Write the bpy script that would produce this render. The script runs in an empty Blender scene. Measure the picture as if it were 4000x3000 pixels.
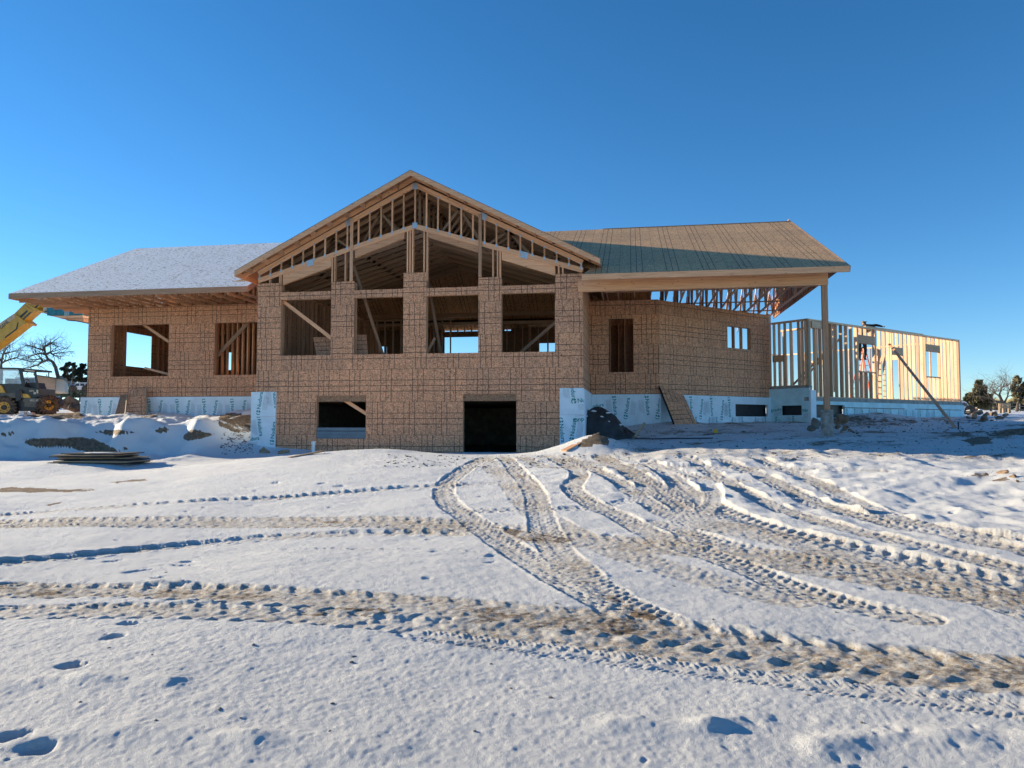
import bpy, bmesh, math, random
import numpy as np
from mathutils import Vector, Matrix
R = math.radians
random.seed(7); rng = np.random.default_rng(11)

# ------------------------------------------------------------------ camera, sky, sun, exposure
F_PX, YAW, PITCH, CZ = 2900.0, R(9.2), math.atan(150/2900.0), 1.6
scene = bpy.context.scene
col = scene.collection
cam = bpy.data.objects.new('camera', bpy.data.cameras.new('camera')); col.objects.link(cam)
cam.location = (0, 0, CZ); cam.rotation_euler = (math.pi/2+PITCH, 0, YAW)
cam.data.sensor_width = 36; cam.data.lens = 36*F_PX/4000; cam.data.clip_end = 3000; cam.data.clip_start = .05
scene.camera = cam
SUN_EL, SUN_AZ = R(14.0), R(76.5)            # azimuth: to the left of the +Y axis
world = bpy.data.worlds.new('World'); scene.world = world; world.use_nodes = True
wn = world.node_tree; sky = wn.nodes.new('ShaderNodeTexSky'); sky.sky_type = 'NISHITA'
sky.sun_disc = False; sky.sun_elevation = SUN_EL; sky.sun_rotation = -SUN_AZ
sky.altitude = 1900; sky.air_density = 1.0; sky.dust_density = 0.0; sky.ozone_density = 3.5
hs = wn.nodes.new('ShaderNodeHueSaturation'); hs.inputs['Saturation'].default_value = 1.19; hs.inputs['Hue'].default_value = .4985
wn.links.new(sky.outputs[0], hs.inputs['Color']); wn.links.new(hs.outputs[0], wn.nodes['Background'].inputs[0]); wn.nodes['Background'].inputs[1].default_value = .096
sun = bpy.data.objects.new('sun', bpy.data.lights.new('sun', 'SUN')); col.objects.link(sun)
sun.data.energy = 4.8; sun.data.angle = R(.5); sun.data.color = (1, .84, .58)
sdir = Vector((-math.sin(SUN_AZ)*math.cos(SUN_EL), math.cos(SUN_AZ)*math.cos(SUN_EL), math.sin(SUN_EL)))
sun.rotation_euler = sdir.to_track_quat('Z', 'Y').to_euler()
scene.view_settings.view_transform = 'Standard'; scene.view_settings.look = 'None'
scene.view_settings.exposure = 1.06; scene.view_settings.gamma = 1.0

# ------------------------------------------------------------------ projection helpers (photo pixel -> place)
ct, st, cp, sp = math.cos(YAW), math.sin(YAW), math.cos(PITCH), math.sin(PITCH)
FW, RT, UP = Vector((-st*cp, ct*cp, sp)), Vector((ct, st, 0)), Vector((st*sp, -ct*sp, cp))
def ray(x, y): return FW + RT*((x-2000)/F_PX) + UP*((1500-y)/F_PX)
def at(x, y, Y):
    d = ray(x, y); return Vector((0, 0, CZ)) + d*(Y/d.y)
class Frame:
    def __init__(s, O, U, D=None):
        s.O = Vector(O); s.U = Vector(U).normalized(); s.D = Vector(D).normalized() if D else Vector((-s.U.y, s.U.x, 0))
    def P(s, u, d, z): return s.O + s.U*u + s.D*d + Vector((0, 0, z))
    def uz(s, x, y, d=0):
        r = ray(x, y); o = s.O+s.D*d; c = Vector((0, 0, CZ))
        t = (o-c).dot(s.D)/r.dot(s.D); p = c+r*t
        return (p-s.O).dot(s.U), p.z
W = Frame((0, 0, 0), (1, 0, 0))

# ------------------------------------------------------------------ materials
def mat(name): 
    m = bpy.data.materials.new(name); m.use_nodes = True
    return m, m.node_tree, m.node_tree.nodes['Principled BSDF']
class G:
    """tiny node graph writer"""
    def __init__(s, nt): s.nt = nt
    def n(s, t, **k):
        x = s.nt.nodes.new(t)
        for a, b in k.items(): setattr(x, a, b)
        return x
    def put(s, sock, v):
        if hasattr(v, 'is_output'): s.nt.links.new(v, sock)
        else: sock.default_value = v
    def m(s, op, a, b=0.0, c=None):
        x = s.n('ShaderNodeMath', operation=op); s.put(x.inputs[0], a); s.put(x.inputs[1], b)
        if c is not None: s.put(x.inputs[2], c)
        return x.outputs[0]
    def noise(s, vec, scale, detail=3, rough=.55, dist=0):
        x = s.n('ShaderNodeTexNoise'); s.put(x.inputs['Vector'], vec); x.inputs['Scale'].default_value = scale
        x.inputs['Detail'].default_value = detail; x.inputs['Roughness'].default_value = rough; x.inputs['Distortion'].default_value = dist
        return x.outputs[0]
    def ramp(s, f, stops):
        x = s.n('ShaderNodeValToRGB'); s.put(x.inputs[0], f); e = x.color_ramp.elements
        while len(e) < len(stops): e.new(.5)
        for q, (p, c) in zip(e, stops): q.position = p; q.color = (*c, 1) if len(c) == 3 else c
        return x.outputs[0]
    def mr(s, f, a, b, c=0., d=1.):
        x = s.n('ShaderNodeMapRange'); s.put(x.inputs[0], f)
        for i, v in enumerate((a, b, c, d)): x.inputs[i+1].default_value = v
        return x.outputs[0]
    def mix(s, f, a, b, mode='MIX'):
        x = s.n('ShaderNodeMix', data_type='RGBA', blend_type=mode); s.put(x.inputs[0], f)
        for i, v in ((6, a), (7, b)): s.put(x.inputs[i], (*v, 1) if isinstance(v, tuple) and len(v) == 3 else v)
        return x.outputs[2]
    def uv(s): return s.n('ShaderNodeUVMap').outputs[0]
    def obj(s): return s.n('ShaderNodeTexCoord').outputs['Object']
    def geo(s): return s.n('ShaderNodeNewGeometry').outputs['Position']
    def mapv(s, v, sc=(1, 1, 1), rot=(0, 0, 0), loc=(0, 0, 0)):
        x = s.n('ShaderNodeMapping'); s.put(x.inputs[0], v); x.inputs['Scale'].default_value = sc
        x.inputs['Rotation'].default_value = rot; x.inputs['Location'].default_value = loc; return x.outputs[0]
    def attr(s, name): return s.n('ShaderNodeAttribute', attribute_name=name).outputs['Fac']
    def bump(s, h, st_, dist=.01):
        x = s.n('ShaderNodeBump'); x.inputs['Strength'].default_value = st_; x.inputs['Distance'].default_value = dist
        s.put(x.inputs['Height'], h); return x.outputs[0]
def plain(name, c, rough=.7, metal=0, nz=.12, scale=8, bump=0):
    m, nt, b = mat(name); g = G(nt); o = g.obj(); f = g.noise(o, scale, 5)
    lo = tuple(v*(1-nz*1.6) for v in c); hi = tuple(min(1, v*(1+nz*1.6)) for v in c)
    g.put(b.inputs['Base Color'], g.ramp(f, [(.3, lo), (.7, hi)])); b.inputs['Roughness'].default_value = rough; b.inputs['Metallic'].default_value = metal
    if bump: g.put(b.inputs['Normal'], g.bump(g.noise(o, scale*4, 4), bump))
    return m
def osb(name, dark, light, lines=True, snow=0.0, linec=(.035, .022, .015), horiz=True, roof=False):
    m, nt, b = mat(name); g = G(nt); uv = g.uv()
    sep = g.n('ShaderNodeSeparateXYZ'); g.put(sep.inputs[0], uv); u, v = sep.outputs[0], sep.outputs[1]
    Pn = 1.155
    vp = g.m('DIVIDE', v, Pn); row = g.m('FLOOR', vp); fv = g.m('FRACT', vp)
    wn_ = g.n('ShaderNodeTexWhiteNoise', noise_dimensions='1D'); g.put(wn_.inputs['W'], row)
    up = g.m('ADD', g.m('DIVIDE', u, Pn), g.m('MULTIPLY', wn_.outputs[0], .0 if roof else 1.0)); fu = g.m('FRACT', up)
    wn2 = g.n('ShaderNodeTexWhiteNoise', noise_dimensions='2D'); cx = g.n('ShaderNodeCombineXYZ')
    g.put(cx.inputs[0], g.m('FLOOR', g.m('MULTIPLY', up, .5))); g.put(cx.inputs[1], row); g.put(wn2.inputs['Vector'], cx.outputs[0])
    # flakes: three layers of stretched noise lying in different directions
    f1 = g.noise(g.mapv(uv, (9, 36, 1), (0, 0, .5)), 1.0, 2, .5, 1.4)
    f2 = g.noise(g.mapv(uv, (34, 9, 1), (0, 0, .35)), 1.0, 2, .5, 1.4)
    f3 = g.noise(g.mapv(uv, (30, 34, 1), (0, 0, 1.1)), 1.0, 3, .6, 2)
    fl = g.m('MULTIPLY', g.m('ADD', g.m('ADD', f1, f2), f3), .333)
    c = g.ramp(fl, [(.37, tuple(x*.22 for x in dark)), (.425, dark), (.52, light), (.60, tuple(min(1, x*1.35) for x in light))])
    c = g.mix(.6, c, g.ramp(wn2.outputs[0], [(0, (.82, .80, .80)), (1, (1.1, 1.02, .94))]), 'MULTIPLY')
    big = g.noise(uv, .55, 3); c = g.mix(.5, c, g.ramp(big, [(.3, (.80, .78, .76)), (.7, (1.08, 1.05, 1.0))]), 'MULTIPLY')
    if snow:
        s1 = g.noise(g.mapv(uv, (7, 13, 1), (0, 0, .45)), 1, 3, .8, .8); s2 = g.noise(uv, 1.1, 3)
        sm = g.mr(g.m('ADD', s1, g.m('MULTIPLY', g.m('SUBTRACT', s2, .5), .10)), 0.385, .46)
        sm = g.m('MULTIPLY', sm, g.attr('snow')) 
        c = g.mix(sm, c, (.86, .88, .90))
    if lines:
        wob = g.m('MULTIPLY', g.m('SUBTRACT', g.noise(uv, 3, 2), .5), .0015)
        fuw, fvw = g.m('ADD', fu, wob), g.m('ADD', fv, wob)
        def ln(f, c0, w): return g.m('LESS_THAN', g.m('ABSOLUTE', g.m('SUBTRACT', f, c0)), w)
        a = None
        L = [(fuw, .333, .0085), (fuw, .5, .0085), (fuw, .667, .0085), (fuw, .005, .0035)]
        if horiz: L += [(fvw, .333, .0085), (fvw, .5, .0085), (fvw, .667, .0085)]
        L += [(fvw, .004, .003 if roof else .0045)]
        for f, c0, w in L:
            q = ln(f, c0, w); a = q if a is None else g.m('MAXIMUM', a, q)
        c = g.mix(g.m('MULTIPLY', a, .22 if snow else .92), c, linec)
    g.put(b.inputs['Base Color'], c); b.inputs['Roughness'].default_value = .75
    g.put(b.inputs['Normal'], g.bump(fl, .4, .01))
    return m
def lumber(name, dark, light):
    m, nt, b = mat(name); g = G(nt); uv = g.uv(); t = g.attr('tone')
    cmb = g.n('ShaderNodeCombineXYZ'); g.put(cmb.inputs[2], g.m('MULTIPLY', t, 37))
    va = g.n('ShaderNodeVectorMath', operation='ADD'); g.put(va.inputs[0], g.mapv(uv, (1.2, 26, 1))); g.put(va.inputs[1], cmb.outputs[0])
    f = g.noise(va.outputs[0], 1, 4, .6, .6)
    c = g.ramp(f, [(.3, dark), (.65, light)])
    c = g.mix(1, c, g.ramp(t, [(0, (.70, .65, .60)), (.5, (.96, .95, .93)), (1, (1.18, 1.12, 1.05))]), 'MULTIPLY')
    vk = g.n('ShaderNodeVectorMath', operation='ADD'); g.put(vk.inputs[0], g.mapv(uv, (3.2, 9, 1))); g.put(vk.inputs[1], cmb.outputs[0])
    vo = g.n('ShaderNodeTexVoronoi'); g.put(vo.inputs['Vector'], vk.outputs[0]); vo.inputs['Scale'].default_value = 1
    c = g.mix(g.m('LESS_THAN', vo.outputs['Distance'], .09), c, (.12, .06, .035))
    g.put(b.inputs['Base Color'], c); b.inputs['Roughness'].default_value = .6
    return m
M = {}
M['osb'] = osb('oriented strand board', (.31, .145, .08), (.75, .39, .228))
M['osb_dim'] = osb('shade darkened strand board', (.17, .095, .055), (.34, .20, .12), lines=False)  # darker copy of the strand board, indoor shade put into the colour
M['osb_roof'] = osb('weathered strand board roof', (.34, .185, .085), (.76, .47, .25), horiz=False, roof=True)
M['osb_bare'] = osb('fresh strand board', (.30, .165, .075), (.60, .38, .19), lines=False)
M['osb_snow'] = osb('snow dusted strand board', (.10, .08, .07), (.26, .21, .17), lines=True, snow=1.0, horiz=False, roof=True)
M['lum'] = lumber('spruce lumber', (.48, .25, .145), (.70, .42, .26))
M['lum_new'] = lumber('pale fir lumber', (.66, .41, .25), (.88, .62, .42))
M['fir'] = lumber('reddish fir lumber', (.66, .32, .16), (.90, .50, .285))
M['lum_mid'] = lumber('shaded truss lumber', (.30, .17, .10), (.46, .29, .18))  # spruce lumber darkened to imitate the gloom of the great room
M['lum_dark'] = lumber('dark brown lumber', (.20, .11, .065), (.34, .20, .12))  # darkest lumber tone, used on some of the braces
M['lum_old'] = lumber('weathered board', (.30, .21, .13), (.48, .36, .24))
M['steel'] = plain('galvanised plate', (.50, .55, .60), .4, .6, .1, 30)
M['foam'] = plain('white insulating foam', (.72, .83, .90), .6, 0, .05, 3)
M['foam_teal'] = plain('pale teal insulating foam', (.55, .80, .86), .7, 0, .08, 3)
M['ink'] = plain('teal print', (.0, .26, .27), .6, 0, .15, 20)
M['ink_grey'] = plain('grey small print', (.42, .48, .54), .6, 0, .15, 20)
M['concrete'] = plain('concrete', (.30, .30, .28), .85, 0, .2, 5, .3)
M['pier'] = plain('cardboard formed concrete', (.26, .245, .22), .85, 0, .25, 7, .3)
M['black'] = plain('black plastic', (.02, .02, .025), .45, 0, .2, 6)
M['tarp'] = plain('black tarpaulin', (.032, .031, .032), .6, 0, .3, 3, .3)
M['yellow'] = plain('yellow machine paint', (.62, .36, .05), .42, 0, .12, 4)
M['cream'] = plain('cream machine paint', (.58, .45, .28), .5, 0, .12, 5)
M['charcoal'] = plain('charcoal machine paint', (.03, .037, .037), .45, 0, .2, 5)
M['chgrey'] = plain('grey machine steel', (.11, .105, .085), .6, 0, .2, 5)
M['tyre'] = plain('muddy tyre rubber', (.085, .065, .05), .9, 0, .5, 9, .6)
M['tyremud'] = plain('dried mud on tyre', (.30, .22, .14), .95, 0, .4, 9, .6)
M['decal'] = plain('pale decal', (.62, .56, .44), .5, 0, .05, 9)
M['wrapteal'] = plain('teal lumber wrap', (.01, .16, .22), .35, 0, .2, 6)
M['wrapprint'] = plain('pale print on wrap', (.25, .42, .50), .4, 0, .1, 6)
M['rock'] = plain('brown rock', (.22, .15, .10), .9, 0, .35, 3, .8)
M['rock_grey'] = plain('greyish brown rock', (.17, .145, .12), .9, 0, .35, 3, .8)
M['dirt'] = plain('red brown dirt', (.19, .105, .06), .95, 0, .4, 3, .8)
M['snowpatch'] = plain('snow', (.84, .86, .89), .6, 0, .03, 5, .3)
M['bark'] = plain('grey brown bark', (.12, .095, .08), .9, 0, .3, 6)
M['leaf'] = plain('juniper foliage', (.16, .14, .07), .8, 0, .6, 1.2)
M['leaf_d'] = plain('dark juniper foliage', (.025, .035, .022), .8, 0, .6, 1.2)
M['shed'] = plain('tan shed siding', (.46, .30, .20), .8, 0, .1, 2)
M['shed_w'] = plain('pale shed siding', (.50, .46, .40), .8, 0, .1, 2)
M['bluegrey'] = plain('blue grey metal siding', (.13, .19, .24), .6, 0, .12, 2)
M['white'] = plain('white paint', (.78, .79, .80), .4, 0, .04, 3)
M['pvc'] = plain('white pipe plastic', (.80, .82, .80), .4, 0, .04, 3)
M['paper'] = plain('brown paper', (.30, .22, .14), .8, 0, .25, 4, .4)
M['red'] = plain('orange red fibreglass', (.55, .09, .035), .5, 0, .1, 6)
M['cloth'] = plain('dark work clothes', (.03, .035, .04), .9, 0, .3, 9)
M['jeans'] = plain('dark trousers', (.05, .06, .06), .9, 0, .3, 9)
M['skin'] = plain('skin', (.45, .27, .19), .6, 0, .05, 9)
M['glassy'], _nt, _b = mat('cab glass'); _b.inputs['Base Color'].default_value = (.62, .75, .80, 1); _b.inputs['Roughness'].default_value = .05; _b.inputs['Alpha'].default_value = .35
M['dkglass'] = plain('dark window glass', (.02, .04, .09), .1, 0, .1, 3)
M['fence'] = plain('grey brown fence', (.20, .17, .14), .9, 0, .2, 3)
M['yel'] = plain('yellow plastic', (.65, .42, .02), .5, 0, .1, 3)

# snow covered ground
def ground_mat():
    m, nt, b = mat('snow over mud'); g = G(nt); P = g.geo(); d = g.attr('dirt'); pk = g.attr('packed')
    n1 = g.noise(P, 9, 6, .7); n2 = g.noise(g.mapv(P, (1.6, 4.5, 4)), 3, 5, .65); nf = g.noise(P, 45, 4, .75)
    snow = g.ramp(g.noise(P, 1.3, 3), [(.3, (.79, .81, .84)), (.7, (.88, .885, .90))])
    pack = g.ramp(g.noise(P, 13, 7, .85), [(.34, (.15, .10, .065)), (.44, (.44, .345, .255)), (.53, (.68, .63, .56)), (.64, (.84, .84, .84))])
    earth = g.ramp(n1, [(.25, (.07, .048, .032)), (.5, (.22, .155, .105)), (.75, (.40, .30, .21))])
    c = g.mix(pk, snow, pack)
    thr = g.m('ADD', g.m('MULTIPLY', n2, .45), g.m('MULTIPLY', g.noise(P, 16, 6, .8), .55))
    dm = g.mr(g.m('SUBTRACT', g.m('ADD', d, thr), 1.0), -.045, .06)
    c = g.mix(dm, c, earth)
    g.put(b.inputs['Base Color'], c); b.inputs['Roughness'].default_value = .75
    b.inputs['Specular IOR Level'].default_value = .25
    h = g.m('ADD', g.m('MULTIPLY', g.noise(P, 45, 5, .85), 1.0), g.m('MULTIPLY', g.noise(P, 170, 2, .7), .5))
    g.put(b.inputs['Normal'], g.bump(h, 1.0, .032))
    return m
M['ground'] = ground_mat()

# ------------------------------------------------------------------ mesh builder and tags
class MB:
    def __init__(s, frame=W): s.f = frame; s.v = []; s.q = []; s.uv = []; s.t = []
    def face(s, pts, uvs, tone):
        i = len(s.v); s.v += [tuple(p) for p in pts]; s.q.append(list(range(i, i+len(pts)))); s.uv += uvs; s.t += [tone]*len(pts)
    def hexa(s, c, ax, tone=None):      # c: 8 corners (world) indexed by bits x,y,z ; ax: 3 lengths for uv
        tone = random.random() if tone is None else tone; a, b, h = ax
        o = random.random()*5
        for idx, (p, q) in (((0, 1, 5, 4), (a, h)), ((3, 2, 6, 7), (a, h)), ((2, 0, 4, 6), (b, h)), ((1, 3, 7, 5), (b, h)), ((4, 5, 7, 6), (a, b)), ((2, 3, 1, 0), (a, b))):
            if s.swap: uv = [(o, o), (o, o+p), (o+q, o+p), (o+q, o)]
            else: uv = [(o, o), (o+p, o), (o+p, o+q), (o, o+q)]
            s.face([c[i] for i in idx], uv, tone)
    swap = False
    def box(s, u0, u1, d0, d1, z0, z1, tone=None):
        c = [s.f.P(u, d, z) for z in (z0, z1) for d in (d0, d1) for u in (u0, u1)]
        L = (abs(u1-u0), abs(d1-d0), abs(z1-z0))
        s.swap = L[2] > L[0]
        s.hexa(c, L, tone); s.swap = False
    def bar(s, p0, p1, w, h, up=(0, 0, 1), tone=None):   # p in (u,d,z); w sideways, h along up
        a, b = s.f.P(*p0), s.f.P(*p1); x = (b-a).normalized(); u = Vector(up)
        y = u.cross(x); y = y.normalized() if y.length > 1e-5 else Vector((1, 0, 0)); z = x.cross(y)
        c = [q + y*(w/2*j) + z*(h/2*k) for k in (-1, 1) for j in (-1, 1) for q in (a, b)]
        s.hexa(c, ((b-a).length, w, h), tone)
    def prism(s, pts, d0, d1, tone=.5):    # pts: (u,z) polygon
        n = len(pts)
        ar = sum(pts[i][0]*pts[(i+1) % n][1]-pts[(i+1) % n][0]*pts[i][1] for i in range(n))
        if ar < 0: pts = pts[::-1]
        s.face([s.f.P(u, d0, z) for u, z in pts], [tuple(p) for p in pts], tone)
        s.face([s.f.P(u, d1, z) for u, z in pts[::-1]], [tuple(p) for p in pts[::-1]], tone)
        for i in range(n):
            (u, z), (u2, z2) = pts[i], pts[(i+1) % n]; L = math.hypot(u2-u, z2-z)
            s.face([s.f.P(u, d1, z), s.f.P(u2, d1, z2), s.f.P(u2, d0, z2), s.f.P(u, d0, z)], [(0, 0), (L, 0), (L, abs(d1-d0)), (0, abs(d1-d0))], tone)
    def cyl(s, p0, p1, r0, r1=None, n=14, caps=True, tone=.5):
        r1 = r0 if r1 is None else r1; a, b = s.f.P(*p0), s.f.P(*p1); x = (b-a).normalized()
        y = x.orthogonal().normalized(); z = x.cross(y); L = (b-a).length
        ring = lambda q, r: [q + (y*math.cos(2*math.pi*i/n)+z*math.sin(2*math.pi*i/n))*r for i in range(n)]
        A, B = ring(a, r0), ring(b, r1)
        for i in range(n):
            j = (i+1) % n; s.face([A[i], A[j], B[j], B[i]], [(0, i*.1), (0, i*.1+.1), (L, i*.1+.1), (L, i*.1)], tone)
        if caps:
            s.face(A[::-1], [(v.x, v.z) for v in A], tone); s.face(B, [(v.x, v.z) for v in B], tone)
    def wall(s, solids, holes, d0, d1, tone=.5):   # rectangles (u0,u1,z0,z1)
        us = sorted({round(r[i], 4) for r in solids+holes for i in (0, 1)}); zs = sorted({round(r[i], 4) for r in solids+holes for i in (2, 3)})
        inside = lambda u, z, L: any(r[0] < u < r[1] and r[2] < z < r[3] for r in L)
        nu, nz = len(us)-1, len(zs)-1
        S = [[inside((us[i]+us[i+1])/2, (zs[j]+zs[j+1])/2, solids) and not inside((us[i]+us[i+1])/2, (zs[j]+zs[j+1])/2, holes) for j in range(nz)] for i in range(nu)]
        g = lambda i, j: 0 <= i < nu and 0 <= j < nz and S[i][j]
        P = s.f.P
        for i in range(nu):
            for j in range(nz):
                if not S[i][j]: continue
                a, b, c, e = us[i], us[i+1], zs[j], zs[j+1]
                s.face([P(a, d0, c), P(b, d0, c), P(b, d0, e), P(a, d0, e)], [(a, c), (b, c), (b, e), (a, e)], tone)
                s.face([P(b, d1, c), P(a, d1, c), P(a, d1, e), P(b, d1, e)], [(b, c), (a, c), (a, e), (b, e)], tone)
                if not g(i-1, j): s.face([P(a, d1, c), P(a, d0, c), P(a, d0, e), P(a, d1, e)], [(d1, c), (d0, c), (d0, e), (d1, e)], tone)
                if not g(i+1, j): s.face([P(b, d0, c), P(b, d1, c), P(b, d1, e), P(b, d0, e)], [(d0, c), (d1, c), (d1, e), (d0, e)], tone)
                if not g(i, j-1): s.face([P(a, d1, c), P(b, d1, c), P(b, d0, c), P(a, d0, c)], [(a, d1), (b, d1), (b, d0), (a, d0)], tone)
                if not g(i, j+1): s.face([P(a, d0, e), P(b, d0, e), P(b, d1, e), P(a, d1, e)], [(a, d0), (b, d0), (b, d1), (a, d1)], tone)
    def build(s, name, m, parent=None, label=None, smooth=False):
        me = bpy.data.meshes.new(name); me.from_pydata(s.v, [], s.q); me.update()
        ul = me.uv_layers.new(name='UVMap'); ul.data.foreach_set('uv', [x for p in s.uv for x in p])
        ta = me.attributes.new('tone', 'FLOAT', 'CORNER'); ta.data.foreach_set('value', s.t)
        me.materials.append(m)
        if smooth: me.polygons.foreach_set('use_smooth', [True]*len(me.polygons))
        o = bpy.data.objects.new(name, me); col.objects.link(o)
        if parent: o.parent = parent; o.matrix_parent_inverse = Matrix.Translation(parent.location).inverted() if parent.parent is None else Matrix()
        if label: o['label'] = label
        return o
def child(o, parent):
    o.parent = parent
    if parent.parent is None: o.matrix_parent_inverse = Matrix.Translation(parent.location).inverted()
def tag(o, label=None, cat=None, group=None, kind=None):
    if label: o['label'] = label
    if cat: o['category'] = cat
    if group: o['group'] = group
    if kind: o['kind'] = kind
    return o
def thing(name, loc, label, cat, group=None):
    o = bpy.data.objects.new(name, None); col.objects.link(o); o.location = loc; o.empty_display_size = .3
    bpy.context.view_layer.update()
    return tag(o, label, cat, group)

# ------------------------------------------------------------------ terrain
def tps_fit(P):
    P = np.array(P, float); n = len(P); d = np.hypot(P[:, None, 0]-P[None, :, 0], P[:, None, 1]-P[None, :, 1])
    K = d**2*np.log(d+1e-9) if False else d      # biharmonic-like linear kernel: tight, no overshoot
    K = np.where(d < 1e-9, 0, K); A = np.zeros((n+3, n+3)); A[:n, :n] = K; A[:n, n] = 1; A[:n, n+1:] = P[:, :2]; A[n, :n] = 1; A[n+1:, :n] = P[:, :2].T
    w = np.linalg.solve(A, np.r_[P[:, 2], 0, 0, 0]); return P, w
CP = []
for X in (-20, -10, -5, 0, 5, 12, 20):
    for Y in (-10, -3, 3): CP.append((X, Y, 0.0))
CP += [(-14, 8, .02), (-7, 8, .10), (0, 8, .16), (8, 8, .2), (-16, 13, .08), (-9, 13, .24), (-3, 13, .36), (3, 13, .4), (9, 13, .42),
 (-19, 18, .18), (-15, 18, .22), (-11.5, 18, .34), (-7.5, 18, .66), (-4, 18, .6), (0, 18, .66), (5, 18, .70), (8.5, 18, .60), (14, 18, .72),
 (-24, 21, .34), (-30, 21, .4), (-19, 21, .34), (-15.5, 21, .34), (-13, 21, .38), (-11.2, 21.5, .50), (-8.85, 21, .69), (-7.2, 21, .84), (-5, 21.5, .69), (-2.8, 21.5, .70), (.5, 21.5, .86), (4, 21.5, .92), (10, 21.5, .95), (16, 21.5, 1.05),
 (-13, 24.3, .52), (-10, 24.6, .5), (-6, 24.6, .47), (-3, 24.6, .5), (-1.2, 24.6, .85), (-13.9, 23.4, .5), (-15, 23.6, .82), 
 (-15, 26.2, 1.55), (-18.4, 26.2, 1.68), (-22.5, 26.2, 1.67), (-27, 26.2, 1.68), (-14.5, 28.3, 1.75), (-18.4, 28.5, 1.66), (-22.5, 28.5, 1.64), (-27, 29, 1.66), (-34, 28, 1.75),
 (-28, 35, 1.80), (-33, 34, 1.85), (-40, 36, 1.9), (-32, 44, 2.1), (-24, 42, 2.0), (-45, 60, 3.0), (-30, 60, 2.9), (0, 45, 2.1), (0, 60, 2.4),
 (0, 26, 1.1), (.5, 28.6, 1.56), (1.5, 28.4, 1.56), (2.5, 27, 1.25), (6.1, 25, 1.15), (5.5, 32.6, 1.58), (7.2, 31.6, 1.52), (4.5, 29, 1.40), (10, 34.6, 1.78), (17.5, 41.5, 1.87), (12, 30, 1.29), (12, 25, 1.05),
 (16.6, 35, 1.62), (19, 38, 1.75), (28.5, 60, 2.35), (40, 60, 2.5), (20, 28, 1.2), (60, 150, 3.5), (-120, 150, 4), (0, 150, 4), (-300, 400, 6), (200, 400, 6), (0, 400, 6)]
PP, WW = tps_fit(CP)
def base_z(X, Y):
    X = np.asarray(X, float); Y = np.asarray(Y, float); sh = X.shape; X = X.ravel(); Y = Y.ravel(); z = np.empty(X.size)
    for i in range(0, X.size, 20000):
        x, y = X[i:i+20000], Y[i:i+20000]
        d = np.hypot(x[:, None]-PP[None, :, 0], y[:, None]-PP[None, :, 1])
        d = np.sqrt(d*d+.25)          # rounds the kernel's kinks
        z[i:i+20000] = d@WW[:-3] + WW[-3] + WW[-2]*x + WW[-1]*y
    return z.reshape(sh)
def bumps(X, Y):
    z = 0
    for x, y, h, rx, ry in ((-1.0, 21.2, .42, .9, .8), (-1.9, 21.0, .16, 1.0, .7), (-15.1, 27.6, .42, 1.6, .8), (-19.7, 28.2, .3, 1.0, .6), (7.6, 15.2, .22, 1.9, 1.1), (9.3, 14.2, .22, 1.8, 1.3),
                            (10.5, 34.2, .25, 2.0, .7), (-2.2, 12.4, .0, 1, 1), (13.2, 27.0, .25, 2.6, .35), (15.5, 28.6, .35, 2.0, .5), (-9.6, 19.0, .10, 2.6, 1.6), (-25.5, 31.0, .25, 2.6, 1.0)):
        z = z + h*np.exp(-((X-x)/rx)**2-((Y-y)/ry)**2)
    return z
def bank_shape(X, Y, z):     # steep north-facing bank left of the projecting front
    sm = lambda t: np.clip(t, 0, 1)**2*(3-2*np.clip(t, 0, 1))
    yc = 25.0+np.minimum(X+15, 0)*.30+.30*np.sin(X*.9)+.22*np.sin(X*2.3+1)+.10*np.sin(X*5.1); m = sm((-14.3-X)/.9)*sm((Y-18)/2)*sm((31-Y)/3)
    t = sm((Y-(yc-1.5))/1.4); return z*(1-m)+(.38+1.29*t+.03*np.maximum(0, Y-yc))*m
# ray-march a photo pixel down to the base ground
def hit(px, py):
    d = ray(px, py); Y = np.concatenate([np.arange(2.2, 12, .05), np.arange(12, 70, .15)]); t = Y/d.y
    X = d.x*t; Z = CZ+d.z*t; g = bank_shape(X, Y, base_z(X, Y))+bumps(X, Y); k = np.where(Z < g)[0]
    if len(k) == 0: return Vector((X[-1], Y[-1], g[-1]))
    i = k[0]
    if i == 0: return Vector((X[0], Y[0], g[0]))
    a = (Z[i-1]-g[i-1])/((Z[i-1]-g[i-1])-(Z[i]-g[i])+1e-9); y = Y[i-1]+(Y[i]-Y[i-1])*a
    return Vector((d.x*y/d.y, y, CZ+d.z*y/d.y))

rows = [-9., -7, -5, -3, -1.5, -.5, .3, .9, 1.4, 1.8, 2.1]
y = 2.2
while y < 46: rows.append(y); y += min(.06 if 21.4 < y < 26.2 else .14, max(.013, .00045*y*y))
while y < 1400: rows.append(y); y *= 1.035
rows = np.array(rows); NC = 1500
uu = np.linspace(0, 1, NC)
yy = np.maximum(rows, 0)
lo, hi = -(1.12*yy+3.2), (.66*yy+3.2)
GX = lo[:, None] + (hi-lo)[:, None]*uu[None]; GY = np.repeat(rows[:, None], NC, 1)
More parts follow.
